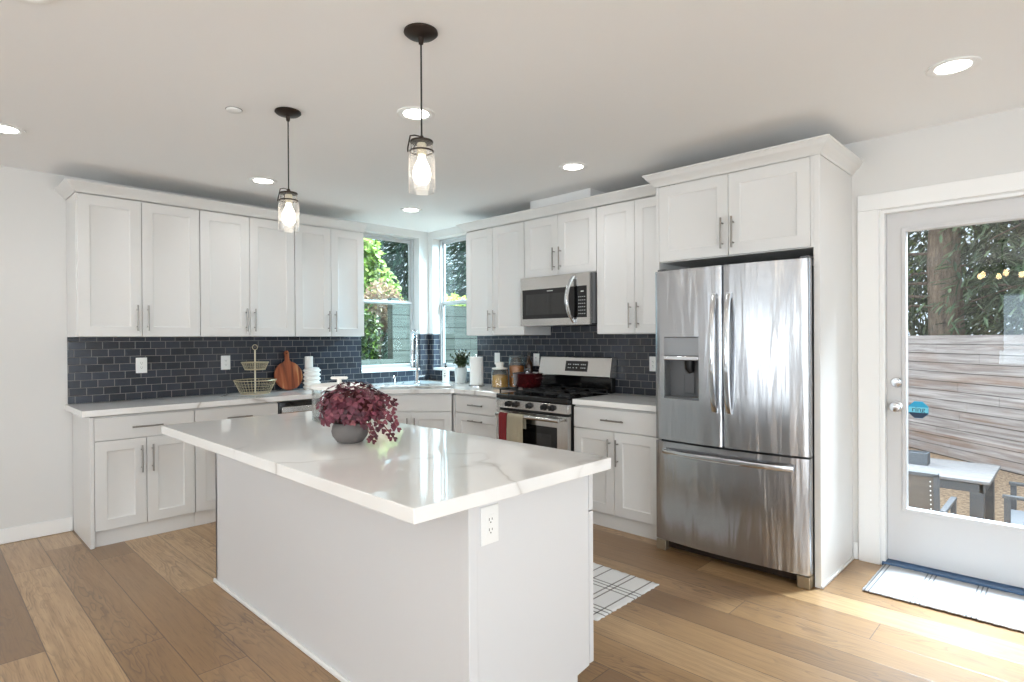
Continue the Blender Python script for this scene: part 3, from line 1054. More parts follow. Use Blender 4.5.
for i in range(21):
    u = i/20
    x = -.405+.81*u
    y = fy3(x) - .022 - .030*math.sin(PI*u)**.6
    z = .664
    rs.append([(x, y+dy, z+dz) for dy, dz in ((.006, .018), (-.006, .014), (-.010, 0), (-.006, -.014), (.006, -.018), (.010, 0))])
b.rings(rs)
for x in (-.385, .385):
    b.box(x-.016, x+.016, fy3(x)-.028, fy3(x)+.004, .650, .678)
b.build('handle', 'chrome', fz)
# dispenser
b = MB()
yfr = fy_(-.28)
z0, z1 = 1.005, 1.403
yr = yb-.004
b.box(nx0, nx1, yr, yr+.004, z0, z1)
b.box(nx0, nx0+.006, yfr+.010, yr, z0, 1.262); b.box(nx1-.006, nx1, yfr-.0, yr, z0, 1.262)
b.box(nx0, nx1, yfr+.004, yr, z0, z0+.014)
dsp = b.build('dispenser_recess', 'grey_plastic', dl)
b = MB(); b.box(nx0+.002, nx1-.002, yfr+.003, yr, 1.283, z1-.003); b.build('dispenser_control_panel', 'panel_grey', dl, bevel=.003)
b = MB(); b.box(nx0+.002, nx1-.002, yfr-.006, yr, 1.255, 1.281); b.build('dispenser_trim', 'chrome', dl, bevel=.004)
b = MB(); b.tube([(-.245, yr-.025, 1.26), (-.245, yr-.025, 1.20), (-.235, yr-.02, 1.175)], [.035, .03, .02], 12); b.build('ice_chute', 'black_plastic', dl)
b = MB(); b.box(-.29, -.22, yr-.012, yr-.001, 1.04, 1.17); b.build('dispenser_paddle', 'grey_plastic', dl, bevel=.003)
# grille and feet
b = MB(); b.box(rx0+.06, rx1-.06, -.30, -.27, .018, .068); b.build('toe_grille', 'bronze', t)
for x in (rx0+.035, rx1-.035):
    b = MB(); b.box(x-.034, x+.034, -.345, -.27, .001, .068); b.build('foot', 'metal_foot', t, bevel=.004)
for x in (rx0+.03, rx1-.03):
    b = MB(); b.box(x-.025, x+.025, -.32, -.24, 1.834, 1.850); b.build('hinge_cover', 'grey_plastic', t, bevel=.003)

# ------------------------------------------------------------------ range
t = thing('gas_range', 'stainless gas range with black cooktop, knobs and tall backguard', 'range', (-3.208, 3.80, 0))
w2 = .392
b = MB(); b.box(-w2, w2, -.255, .33, .02, .905); b.build('body', 'black_plastic', t)
b = MB(); b.box(-w2, w2, -.298, -.256, .815, .888); cp = b.build('control_panel', 'steel', t, bevel=.004)
for x in (-.242, -.159, -.007, .153, .235):
    b = MB()
    b.tube([(x, -.299, .855), (x, -.306, .855), (x, -.3065, .855), (x, -.330, .855)], [.026, .026, .021, .019], 18)
    b.box(x-.005, x+.005, -.340, -.325, .836, .874)
    b.build('knob', 'black_plastic', t, bevel=.0015)
b = MB(); b.box(-w2, w2, -.300, .265, .892, .932)
ck = b.build('cooktop', 'black_gloss', t, bevel=.008)
# burners and grates
for bx_, by_, r in ((-.245, -.14, .045), (-.245, .13, .038), (0, 0, .05), (.245, -.14, .05), (.245, .13, .035)):
    b = MB(); b.lathe([(r+.02, .933), (r+.018, .940), (r, .942), (r, .950), (r*.6, .953)], (bx_, by_, 0), 24); b.build('burner', 'black_iron', t)
for gx in (-.255, 0, .255):
    b = MB()
    hw, y0, y1, zt, th = .122, -.262, .235, .972, .011
    for x in (gx-hw, gx+hw):
        b.box(x-th/2, x+th/2, y0, y1, zt-th, zt)
    for y in (y0, (y0+y1)/2, y1):
        b.box(gx-hw, gx+hw, y-th/2, y+th/2, zt-th, zt)
    for y in (-.14, .13):
        b.box(gx-hw, gx-.03, y-th/2, y+th/2, zt-th, zt); b.box(gx+.03, gx+hw, y-th/2, y+th/2, zt-th, zt)
        b.box(gx-th/2, gx+th/2, y-.11, y-.03, zt-th, zt); b.box(gx-th/2, gx+th/2, y+.03, y+.10, zt-th, zt)
    for x in (gx-hw, gx+hw):
        for y in (y0, y1):
            b.box(x-th/2, x+th/2, y-th/2, y+th/2, .933, zt)
    b.build('grate', 'black_iron', t, bevel=.002)
# oven door
b = MB()
D0, D1 = -.300, -.258
wx0, wx1, wz0, wz1 = -.21, .285, .36, .705
for x0, x1, z0, z1 in ((-w2+.004, w2-.004, wz1, .795), (-w2+.004, w2-.004, .20, wz0), (-w2+.004, wx0, wz0, wz1), (wx1, w2-.004, wz0, wz1)):
    b.box(x0, x1, D0, D1, z0, z1)
od = b.build('oven_door', 'steel', t)
b = MB(); b.box(wx0, wx1, D0+.004, D1, wz0, wz1); ow = b.build('oven_window', 'black_gloss', od)
b = MB(); b.box(wx0+.06, wx1-.06, D0+.003, D0+.005, wz0+.05, wz1-.06); b.build('inner_glass', 'dark_glass', od)
b = MB(); b.tube([(-.335, -.352, .768), (0, -.356, .768), (.345, -.352, .768)], .016, 14)
for x in (-.318, .325):
    b.tube([(x, -.300, .768), (x, -.35, .768)], .012, 10)
b.build('door_handle', 'steel', od)
b = MB()
for k in range(6):
    b.box(-.30+k*.1, -.22+k*.1, -.3008, -.2995, .786, .792)
b.build('vent_slots', 'slot_dark', od)
b = MB(); b.box(-w2+.004, w2-.004, -.298, -.258, .045, .192); b.build('storage_drawer', 'steel', t, bevel=.005)
# backguard
b = MB()
pts = [(.268, .935), (.268, 1.06), (.330, 1.06), (.330, .935)]
b.box(-w2+.022, w2+.006, .272, .330, .9365, 1.065); b.build('backguard_base', 'black_gloss', t, bevel=.003)
b = MB()
prof = [(.232, 1.066), (.225, 1.075), (.262, 1.232), (.275, 1.24), (.330, 1.24), (.330, 1.066)]
b.rings([[(-w2+.018, y, z) for y, z in prof], [(w2+.018, y, z) for y, z in prof]])
bgd = b.build('backguard', 'steel', t, bevel=.003)
# tilted clock panel lies on the sloped backguard face
sl = Matrix.Translation((.018, .2445, 1.156)) @ Matrix.Rotation(math.atan2(.262-.225, 1.232-1.075)*-1, 4, 'X')
b = MB(); b.box(-.085, .153, -.005, 0, -.045, .045, sl); pn = b.build('display_panel', 'black_gloss', bgd, bevel=.001)
b = MB()
for r_, zz in enumerate((.014, -.016)):
    for k, xx in enumerate((-.055, -.035, .0, .02, .036, .052, .085, .105, .125)):
        if r_ and k in (3, 5):
            continue
        b.box(xx, xx+.011, -.0062, -.0052, zz-.004, zz+.004, sl)
b.build('button_marks', 'grey_ceramic', pn, smooth=False)

# ------------------------------------------------------------------ microwave
t = thing('microwave', 'stainless over-the-range microwave with dark window and curved handle', 'microwave', (-3.1415, 3.96, 1.507))
mw = .388
b = MB(); b.box(-mw, .380, -.18, .175, .012, .412); b.build('body', 'grey_plastic', t, bevel=.003)
b = MB(); D0, D1 = -.222, -.181
px_ = .215
for x0, x1, z0, z1 in ((-mw, px_, .31, .412), (-mw, px_, 0, .058), (-mw, -.365, .058, .31)):
    b.box(x0, x1, D0, D1, z0, z1)
md = b.build('door', 'steel', t)
b = MB(); b.box(-.365, px_, D0+.002, D1, .058, .31); b.build('door_window', 'black_gloss', md)
b = MB(); b.box(-.325, .13, D0+.0005, D0+.0018, .092, .268); b.build('window_mesh', 'dark_glass', md)
b = MB(); b.box(-.085, -.020, D0+.0008, D0+.0018, .286, .293); b.build('brand_mark', 'grey_ceramic', md, smooth=False)
b = MB()
for x0, x1, z0, z1 in ((px_+.002, .358, .31, .412), (px_+.002, .358, 0, .058), (.332, .358, .058, .31)):
    b.box(x0, x1, D0, D1, z0, z1)
cpn = b.build('control_frame', 'steel', t)
b = MB(); b.box(px_+.002, .332, D0+.001, D1, .058, .31); kp = b.build('keypad', 'black_gloss', t)
b = MB()
for r_ in range(6):
    for k in range(4):
        b.box(.250+k*.019, .257+k*.019, D0-.0002, D0+.0008, .085+r_*.027, .091+r_*.027)
b.box(.272, .30, D0-.0002, D0+.0008, .262, .270)
b.build('key_marks', 'grey_ceramic', kp, smooth=False)
b = MB(); rs = []
for i in range(17):
    u = i/16
    z = .018+.375*u
    y = D0 - .010 - .055*math.sin(PI*u)**.8
    x = .175+.028*(1-math.sin(PI*u))
    rs.append([(x+dx, y+dy, z) for dx, dy in ((-.016, .006), (-.012, -.007), (0, -.011), (.012, -.007), (.016, .006), (0, .009))])
b.rings(rs)
for z in (.030, .382):
    b.box(.185, .213, D0-.016, D0+.001, z-.012, z+.012)
b.build('handle', 'chrome', md)
b = MB(); b.box(-mw+.01, mw-.01, -.17, .17, .0, .0115); b.build('underside_vent', 'black_plastic', t)

# ------------------------------------------------------------------ towels over the oven handle
def towel(name, label, mat, x0, x1, z_low, wob, ph):
    b = MB()
    hy, hz, r = 3.80-.3575, .768, .0195
    path = []
    for i in range(14):
        path.append((hy-r-.002, z_low+(hz-z_low)*i/13))
    for i in range(1, 8):
        a = PI-PI*i/8
        path.append((hy+r*math.cos(a), hz+r*math.sin(a)))
    for i in range(8):
        path.append((hy+r, hz-(hz-z_low-.12)*i/7*.45))
    n = 12
    g = []
    for j, (y, z) in enumerate(path):
        row = []
        for i in range(n+1):
            u = i/n
            wv = wob*math.sin(u*9+ph)*min(1, max(0, (hz-z)/.15)) if j < 14 else 0
            row.append(b.bm.verts.new((x0+(x1-x0)*u, y-abs(wv), z)))
        g.append(row)
    for a, c in zip(g, g[1:]):
        for i in range(n):
            b.bm.faces.new((a[i], a[i+1], c[i+1], c[i]))
    o = b.build(name, mat)
    s = o.modifiers.new('thickness', 'SOLIDIFY'); s.thickness = .004; s.offset = -1
    return tag(o, label, 'towel')
towel('kitchen_towel', 'dark red kitchen towel hanging over the oven door handle', 'red_cloth', -3.49, -3.40, .40, .005, 0)
towel('kitchen_towel', 'beige kitchen towel hanging over the oven door handle', 'beige_cloth', -3.392, -3.215, .43, .007, 1)

# ------------------------------------------------------------------ pot on the range
t = thing('dutch_oven', 'glossy maroon cooking pot with glass lid on the left burner of the range', 'pot', (-3.50, 3.79, .973))
b = MB(); b.lathe([(.09, 0), (.112, .006), (.124, .03), (.132, .114), (.137, .120), (.132, .122), (.126, .114), (.118, .03), (.09, .014)], seg=40); b.build('pot_body', 'maroon_enamel', t)
b = MB(); b.lathe([(.132, .123), (.131, .125), (.10, .130), (.05, .134), (.02, .135), (.05, .132), (.10, .128), (.128, .1235)], seg=40); ld = b.build('lid', 'maroon_enamel', t)
b = MB(); b.lathe([(.008, .135), (.008, .141), (.022, .148), (.024, .158), (.012, .165)], seg=20); b.build('knob', 'chrome', ld)
for s in (-1, 1):
    b = MB(); b.tube([(s*.126, -.035, .080), (s*.160, -.03, .084), (s*.166, 0, .085), (s*.160, .03, .084), (s*.126, .035, .080)], .009, 8); b.build('side_handle', 'maroon_enamel', t)

# ------------------------------------------------------------------ counter objects on the far wall
def jar(name, label, loc, r, h, fill, fh, knob=True):
    t = thing(name, label, 'jar', loc)
    b = MB(); b.lathe([(r*.92, 0), (r, .006), (r, h-.02), (r*.86, h), (r*.82, h), (r*.95, h-.022), (r*.95, .008), (r*.9, .005)]); b.build('glass_body', 'jar_glass', t)
    b = MB(); b.lathe([(r*.9, .009), (r*.93, .015), (r*.93, fh), (r*.6, fh+.008), (r*.1, fh+.004)]); b.build('contents', fill, t)
    return t
t = jar('storage_jar', 'round glass jar of yellow pasta with a white knob lid, left of the range', (-3.95, 3.892, CT), .08, .175, 'pasta', .115)
b = MB(); b.lathe([(.07, .176), (.073, .178), (.073, .188), (.035, .194), (.035, .2), (.042, .235), (.038, .242)]); b.build('lid', 'white_ceramic', t)
t = jar('storage_jar', 'tall glass jar of orange lentils behind the maroon pot', (-3.868, 4.035, CT), .076, .285, 'lentils', .20)
b = MB(); b.lathe([(.066, .286), (.068, .288), (.068, .30), (.02, .304)]); b.build('lid', 'grey_plastic', t)
t = thing('oil_bottle', 'dark brown glass bottle behind the maroon pot', 'bottle', (-3.74, 4.075, CT))
b = MB(); b.lathe([(.034, 0), (.038, .004), (.038, .21), (.032, .24), (.015, .27), (.014, .30)]); b.build('glass_body', 'amber_glass', t)
b = MB(); b.lathe([(.016, .3005), (.016, .328), (.014, .332)]); b.build('cap', 'black_plastic', t)
t = thing('paper_towel_roll', 'white paper towel roll standing right of the small potted plant', 'paper towel', (-4.262, 3.88, CT))
b = MB(); b.lathe([(.08, 0), (.08, .008), (.02, .012)]); b.build('holder_base', 'chrome', t)
b = MB(); b.lathe([(.064, .013), (.066, .016), (.066, .284), (.064, .287), (.022, .287), (.021, .28), (.021, .013)], cap=False); b.build('paper_roll', 'paper', t)
b = MB(); b.lathe([(.008, .012), (.008, .30), (.012, .304), (.012, .314)]); b.build('holder_rod', 'chrome', t)
t = thing('soap_bottle', 'white soap bottle with a black pump by the sink', 'soap bottle', (-4.868, 3.99, CT))
b = MB(); b.lathe([(.034, 0), (.037, .004), (.037, .12), (.03, .14), (.013, .15), (.013, .16)]); bo = b.build('bottle_body', 'white_ceramic', t)
b = MB()
for z, w_ in ((.095, .012), (.075, .018), (.06, .010)):
    for k in range(-2, 3):
        a = -PI/2+.55+k*.12*w_/.018
        b.box(-.003, .003, -.0378, -.0368, z, z+.006, Matrix.Rotation(a+PI/2, 4, 'Z'))
b.build('label_print', 'slot_dark', bo, smooth=False)
b = MB(); b.lathe([(.014, .1605), (.014, .178), (.006, .182), (.006, .20)]); b.tube([(0, 0, .20), (0, 0, .208), (.02, -.025, .208), (.028, -.035, .202)], [.008, .009, .006, .005], 8); b.build('pump', 'black_plastic', t)

# small potted plant by the window
t = thing('potted_plant', 'small green bushy plant in a pale grey pot by the corner window', 'potted plant', (-4.66, 4.02, CT))
b = MB(); b.lathe([(.052, 0), (.056, .003), (.068, .16), (.07, .166), (.063, .166), (.06, .15), (.03, .148)]); b.build('pot', 'grey_ceramic', t)
b = MB(); b.lathe([(.061, .148), (.04, .154), (.01, .156)]); b.build('soil', 'soil', t)
rnd = random.Random(3)
bs, bl = MB(), MB()
def leaf_quad(b, p, d, up, l, w):
    d = Vector(d).normalized(); s = d.cross(Vector(up))
    if s.length < 1e-4:
        s = d.cross(Vector((1, 0, 0)))
    s.normalize(); n = s.cross(d)
    p = Vector(p)
    v = [b.bm.verts.new(q) for q in (p, p+d*l*.35+s*w*.45+n*l*.06, p+d*l*.75+s*w*.4+n*l*.05, p+d*l, p+d*l*.75-s*w*.4+n*l*.05, p+d*l*.35-s*w*.45+n*l*.06)]
    b.bm.faces.new(v[:4]); b.bm.faces.new([v[0], v[3], v[4], v[5]])
for k in range(70):
    a = rnd.uniform(0, 2*PI); q = rnd.uniform(.01, .115)
    hgt = rnd.uniform(.06, .20) if q < .07 else rnd.uniform(.02, .16)
    p0 = Vector((.02*math.cos(a), .02*math.sin(a), .15))
    p2 = Vector((q*math.cos(a), q*math.sin(a), .15+hgt))
    p1 = (p0+p2)/2 + Vector((0, 0, .03))
    bs.tube([p0, p1, p2], .0016, 5)
    for i in range(13):
        u = .2+.8*i/12
        p = p0.lerp(p1, min(1, u*2)) if u < .5 else p1.lerp(p2, u*2-1)
        leaf_quad(bl, p, (rnd.uniform(-1, 1), rnd.uniform(-1, 1), rnd.uniform(-.2, 1)), (0, 0, 1), rnd.uniform(.022, .038), .017)
bs.build('stems', 'stem_green', t); bl.build('foliage', 'green_leaf', t)

# ------------------------------------------------------------------ counter objects on the left wall
t = thing('tiered_basket', 'two-tier brass wire basket stand on the left counter', 'basket', (-5.16, 2.10, CT))
def wire_basket(z0, r0, z1, r1):
    b = MB()
    b.ring((0, 0, z1), r1, .004, 40, 6); b.ring((0, 0, z0+.004), r0, .003, 40, 6)
    for k in range(1, 5):
        u = k/5
        b.ring((0, 0, z0+(z1-z0)*u), r0+(r1-r0)*u, .0009, 40, 4)
    for k in range(34):
        a = 2*PI*k/34
        b.cyl((r0*math.cos(a), r0*math.sin(a), z0+.004), (r1*math.cos(a), r1*math.sin(a), z1), .0009, 5)
    for k in range(8):
        a = 2*PI*k/8
        b.cyl((0, 0, z0+.004), (r0*math.cos(a), r0*math.sin(a), z0+.004), .0015, 5)
    return b
wire_basket(.0, .118, .118, .172).build('lower_basket', 'wicker_wire', t)
wire_basket(.205, .082, .272, .110).build('upper_basket', 'wicker_wire', t)
b = MB(); b.cyl((0, 0, .004), (0, 0, .378), .0065, 12); b.build('centre_post', 'cream_metal', t)
b = MB(); b.ring((0, 0, .402), .022, .0028, 24, 6, 'x'); b.build('ring_handle', 'wicker_wire', t)
# round cutting board leaning on the tiles
t = thing('cutting_board', 'round dark wood cutting board with handle leaning on the left wall tiles', 'cutting board', (-5.255, 2.455, CT+.001), PI/2)
b = MB(); R = .133
pts = []
for i in range(41):
    a = math.radians(105) + math.radians(330)*i/40
    pts.append((R*math.cos(a), R+R*math.sin(a)))
cx = pts[-1][0]
pts += [(cx*.62, 2*R+.012), (cx*.55, 2*R+.05), (cx*.6, 2*R+.085), (.012, 2*R+.10), (-.012, 2*R+.10), (-cx*.6, 2*R+.085), (-cx*.55, 2*R+.05), (-cx*.62, 2*R+.012)]
b.prism(pts, 0, .018, [[(.008*math.cos(2*PI*i/12), 2*R+.075+.008*math.sin(2*PI*i/12)) for i in range(12)]])
tilt = Matrix.Rotation(PI/2-.20, 4, 'X')
for v in b.bm.verts:
    v.co = tilt @ v.co
zmin = min(v.co.z for v in b.bm.verts)
for v in b.bm.verts:
    v.co.z -= zmin
    v.co.y += .008
b.build('board', 'acacia', t, bevel=.003)
# ruffled white vase with a white candle block on it
t = thing('ruffled_vase', 'white ruffled stack-shaped ceramic vase on the left counter', 'vase', (-5.215, 2.652, CT))
b = MB(); prof = [(.062, 0)]
for k in range(5):
    z = .004+.0385*k
    prof += [(.066, z), (.078, z+.012), (.08, z+.018), (.076, z+.024), (.064, z+.036)]
prof += [(.066, .2), (.05, .204)]
b.lathe(prof, seg=40); b.build('vase_body', 'white_ceramic', t)
b = MB(); b.lathe([(.036, .0), (.037, .003), (.037, .1), (.034, .104)], (0, 0, 0))
o = b.build('pillar_candle', 'white_ceramic'); o.location = (-5.215, 2.622, CT+.2045)
tag(o, 'white pillar candle standing on the ruffled white vase', 'candle')

# ------------------------------------------------------------------ things on the island
t = thing('glass_canister', 'wide clear glass canister with white lid on the island behind the burgundy plant', 'canister', (-3.10, 1.745, CT))
R = .152
b = MB(); b.lathe([(R*.96, 0), (R, .006), (R, .182), (R-.007, .182), (R-.007, .012), (R*.3, .008)], seg=48); b.build('glass_body', 'jar_glass', t)
b = MB(); b.lathe([(R+.003, .183), (R+.004, .2), (R-.01, .207), (.02, .211)], seg=48); ld = b.build('lid', 'white_ceramic', t)
b = MB(); b.tube([(0, 0, .209), (0, 0, .235)], [.014, .012], 14); b.tube([(-.034, -.034, .240), (-.03, -.03, .242), (.03, .03, .242), (.034, .034, .240)], [.006, .009, .009, .006], 10); b.build('lid_handle', 'white_ceramic', ld)

t = thing('burgundy_plant', 'burgundy clover-leaved plant in a round grey stone pot on the island', 'potted plant', (-2.385, 1.395, CT))
b = MB(); b.lathe([(.045, 0), (.058, .005), (.077, .03), (.082, .052), (.077, .078), (.070, .09), (.064, .088), (.070, .07), (.045, .064)], seg=40); b.build('pot', 'stone_pot', t)
b = MB(); b.lathe([(.069, .070), (.04, .076), (.01, .077)]); b.build('soil', 'soil', t)
rnd = random.Random(11)
bs, bl = MB(), MB()
RIGHT = Vector((.717, .697, 0)); FW = Vector((-.697, .717, 0))
def clover(p, nrm, size):
    nrm = Vector(nrm).normalized()
    s = nrm.cross(Vector((rnd.uniform(-1, 1), rnd.uniform(-1, 1), rnd.uniform(-.3, .3)))).normalized()
    q = nrm.cross(s)
    for k in range(3):
        a = 2*PI*k/3
        d = math.cos(a)*s+math.sin(a)*q
        e = nrm.cross(d)
        fold = rnd.uniform(.05, .3)
        l = size
        P = Vector(p)
        tip = P + d*l*.86 - nrm*l*.15
        lft = P + d*l*.66 + e*l*.56 - nrm*l*fold
        lf2 = P + d*l*1.03 + e*l*.38 - nrm*l*fold
        rgt = P + d*l*.66 - e*l*.56 - nrm*l*fold
        rg2 = P + d*l*1.03 - e*l*.38 - nrm*l*fold
        v = [bl.bm.verts.new(x) for x in (P, lft, lf2, tip, rg2, rgt)]
        bl.bm.faces.new((v[0], v[1], v[2], v[3])); bl.bm.faces.new((v[0], v[3], v[4], v[5]))
def stem(p):
    p = Vector(p)
    r0 = Vector((rnd.uniform(-.035, .035), rnd.uniform(-.035, .035), .075))
    m = r0.lerp(p, .5) + Vector((0, 0, .06))
    bs.tube([r0, r0.lerp(m, .6)+Vector((0, 0, .02)), m, m.lerp(p, .6)+Vector((0, 0, .012)), p], .0016, 5)
for k in range(190):
    a = rnd.uniform(0, 2*PI); ph = math.acos(rnd.uniform(-.6, 1))
    rr_ = rnd.uniform(.72, 1.0)
    c0 = Vector((0, 0, .165)) + RIGHT*.012
    d = Vector((math.sin(ph)*math.cos(a), math.sin(ph)*math.sin(a), math.cos(ph)))
    p = c0 + Vector((d.x*.158*rr_, d.y*.158*rr_, d.z*.112*rr_))
    if p.z < .085 and (d.x*RIGHT.x+d.y*RIGHT.y) < -.2 or p.z < .07:
        continue
    clover(p, d + Vector((rnd.uniform(-.4, .4), rnd.uniform(-.4, .4), .35)), rnd.uniform(.022, .031))
    if k % 2 == 0:
        stem(p)
for q, f, z in ((.185, -.03, .17), (.19, .02, .14), (.17, -.05, .12), (.20, -.02, .105), (.175, -.07, .095), (.205, -.03, .075), (.135, -.10, .05), (.13, -.105, .028), (.125, -.11, .012), (.195, -.06, .03), (.205, -.055, .012), (.16, -.08, .055), (.15, -.09, .075), (.10, -.11, .08), (.16, .0, .18), (.2, .02, .16), (.165, -.08, .13), (.14, -.09, .11), (.215, -.02, .05)):
    p = RIGHT*q + FW*f + Vector((0, 0, z+.018))
    clover(p, RIGHT*.5 - FW*.7 + Vector((0, 0, .5)), rnd.uniform(.020, .027)); stem(p)
bs.build('stems', 'stem_red', t); bl.build('foliage', 'burgundy_leaf', t, smooth=False)

# ------------------------------------------------------------------ rugs
def rug(name, label, mat, x0, x1, y0, y1, fringe_axis):
    b = MB()
    nx, ny = 60, 30
    th = .007
    g = []
    for j in range(ny+1):
        row = []
        for i in range(nx+1):
            x = x0+(x1-x0)*i/nx; y = y0+(y1-y0)*j/ny
            ex = .004*math.sin(j*2.6) if i in (0, nx) else 0
            ey = .004*math.sin(i*2.2) if j in (0, ny) else 0
            row.append(b.bm.verts.new((x+ex, y+ey, th + .0012*math.sin(x*9+y*5))))
        g.append(row)
    for a, c in zip(g, g[1:]):
        for i in range(nx):
            b.bm.faces.new((a[i], a[i+1], c[i+1], c[i]))
    o = b.build(name, mat)
    s = o.modifiers.new('thickness', 'SOLIDIFY'); s.thickness = .006; s.offset = -1
    return tag(o, label, 'rug')
rug('plaid_runner', 'white woven rug with dark plaid lines on the floor between island and range', 'plaid_rug', -2.95, -1.722, 2.362, 2.95, 'x')
rug('striped_mat', 'white woven doormat with thin grey stripes in front of the glass door', 'stripe_rug', -.872, .35, 3.64, 4.135, 'x')

# ------------------------------------------------------------------ ceiling fixtures
def recessed(label, x, y):
    t = thing('recessed_light', label, 'ceiling light', (x, y, CZ))
    b = MB(); b.lathe([(.102, -.0005), (.102, -.006), (.096, -.009), (.076, -.006), (.068, -.003), (.068, -.0005)], seg=40, cap=False); b.build('trim_ring', 'trim_paint', t)
    b = MB(); b.lathe([(.0675, -.001), (.0675, -.004), (.03, -.0055)], seg=40); b.build('lens', 'lamp_lens', t)
    l = bpy.data.lights.new('recessed_lamp', 'SPOT'); l.energy = 6.5; l.color = (.96, .98, 1.0); l.spot_size = math.radians(150); l.spot_blend = .6; l.shadow_soft_size = .06
    o = bpy.data.objects.new('recessed_lamp', l); COL.objects.link(o); o.parent = t; o.location = (0, 0, -.03)
recessed('recessed ceiling light above the doormat, rightmost in view', -.42, 3.295)
recessed('recessed ceiling light seen just behind the right pendant cord', -2.575, 1.917)
recessed('recessed ceiling light in front of the microwave', -2.59, 3.295)
recessed('recessed ceiling light near the corner windows', -4.525, 3.302)
recessed('recessed ceiling light in front of the left wall cabinets, beside the left pendant', -4.482, 1.896)
recessed('recessed ceiling light cut off by the left edge of the view', -4.413, .386)
recessed('recessed ceiling light cut off by the top edge of the view', -2.61, .27)
t = thing('smoke_detector', 'small flat white disc on the ceiling left of the pendants', 'smoke detector', (-3.205, 1.205, CZ))
b = MB(); b.lathe([(.038, -.0005), (.038, -.008), (.034, -.011), (.004, -.012)]); b.build('cover', 'trim_paint', t)
b = MB(); b.lathe([(.041, -.0003), (.041, -.0015), (.039, -.002), (.0385, -.0004)], cap=False); b.build('shadow_gap_ring', 'slot_dark', t)  # dark ring puts the shade around the disc edge into the colour

def pendant(label, x, y):
    t = thing('pendant_light', label, 'pendant light', (x, y, CZ), 0, None)
    b = MB(); b.lathe([(.066, -.001), (.067, -.008), (.058, -.016), (.03, -.022), (.012, -.026), (.009, -.05), (.006, -.052)], seg=36); b.build('canopy', 'bronze', t)
    b = MB(); b.cyl((0, 0, -.05), (0, 0, -.424), .0035, 8); b.build('cord', 'black_plastic', t)
    b = MB(); b.lathe([(.006, -.412), (.012, -.424), (.044, -.432), (.046, -.436), (.045, -.440), (.020, -.441)], seg=32); b.build('socket_cap', 'bronze', t)
    b = MB(); b.lathe([(.043, -.441), (.044, -.446), (.044, -.475), (.052, -.495), (.053, -.505), (.053, -.625), (.049, -.635), (.046, -.636), (.0505, -.625), (.0505, -.505), (.0415, -.476), (.0415, -.446)], seg=40, cap=False); b.build('glass_jar', 'pendant_glass', t)
    b = MB(); b.lathe([(.017, -.4415), (.019, -.446), (.019, -.484), (.015, -.489)], seg=24); b.build('lamp_socket', 'cream_metal', t)
    b = MB(); b.ring((0, 0, -.474), .0455, .0035, 36, 8)
    b.tube([(-.046, 0, -.436), (-.05, 0, -.45), (-.05, 0, -.47)], .003, 6); b.build('wire_clamp', 'bronze', t)
    b = MB(); b.tube([(-.03, -.012, -.405), (-.034, -.03, -.41), (-.034, -.042, -.46), (-.03, -.045, -.478)], .0028, 6); b.tube([(-.03, -.012, -.405), (-.01, -.005, -.412), (0, 0, -.42)], .0028, 6); b.build('wire_bail', 'bronze', t)
    b = MB(); b.lathe([(.013, -.4895), (.016, -.505), (.030, -.535), (.036, -.560), (.034, -.580), (.022, -.600), (.002, -.606)], seg=24); b.build('bulb', 'bulb_glow', t)
pendant('left glass jar pendant light hanging over the far end of the island', -3.032, 1.418)
pendant('right glass jar pendant light hanging over the near end of the island', -1.874, 1.421)

# behind the camera: rug and downlights added to bounce light up, and the mirrored chandelier
b = MB(); b.box(.55, 2.5, -3.9, -.3, .0005, .012)
o = b.build('bounce_rug', 'paper', bevel=.004)
tag(o, 'large plain white rug added behind the camera to bounce light onto the ceiling', 'rug')
for lx, ly in ((1.05, -1.1), (2.0, -1.1), (1.05, -3.0), (2.0, -3.0)):
    l = bpy.data.lights.new('bounce_lamp', 'SPOT'); l.energy = 560; l.color = (.9, .96, 1.0); l.spot_size = math.radians(80); l.spot_blend = .5; l.shadow_soft_size = .06
    o = bpy.data.objects.new('bounce_lamp', l); COL.objects.link(o); o.location = (lx, ly, CZ-.02)

t = thing('chandelier', 'dark metal chandelier with warm bulbs, mirrored in the patio door glass', 'chandelier', (-.74, -1.3, CZ))
b = MB(); b.lathe([(.06, -.001), (.06, -.02), (.01, -.03)]); b.cyl((0, 0, -.02), (0, 0, -.30), .008, 8); b.lathe([(.02, -.28), (.03, -.31), (.02, -.36), (.004, -.38)]); b.build('stem', 'bronze', t)
for k in range(6):
    a = 2*PI*k/6+.3
    c_, s_ = math.cos(a), math.sin(a)
    b = MB(); b.tube([(.02*c_, .02*s_, -.33), (.12*c_, .12*s_, -.37), (.22*c_, .22*s_, -.34), (.24*c_, .24*s_, -.37)], .007, 6); b.lathe([(.012, -.40), (.018, -.395), (.02, -.365), (.01, -.36)], (.24*c_, .24*s_, 0), 12); ar = b.build('arm', 'bronze', t)
    b = MB(); b.lathe([(.012, -.401), (.026, -.425), (.03, -.445), (.022, -.468), (.004, -.478)], (.24*c_, .24*s_, 0), 14); b.build('bulb', 'warm_bulb', ar)

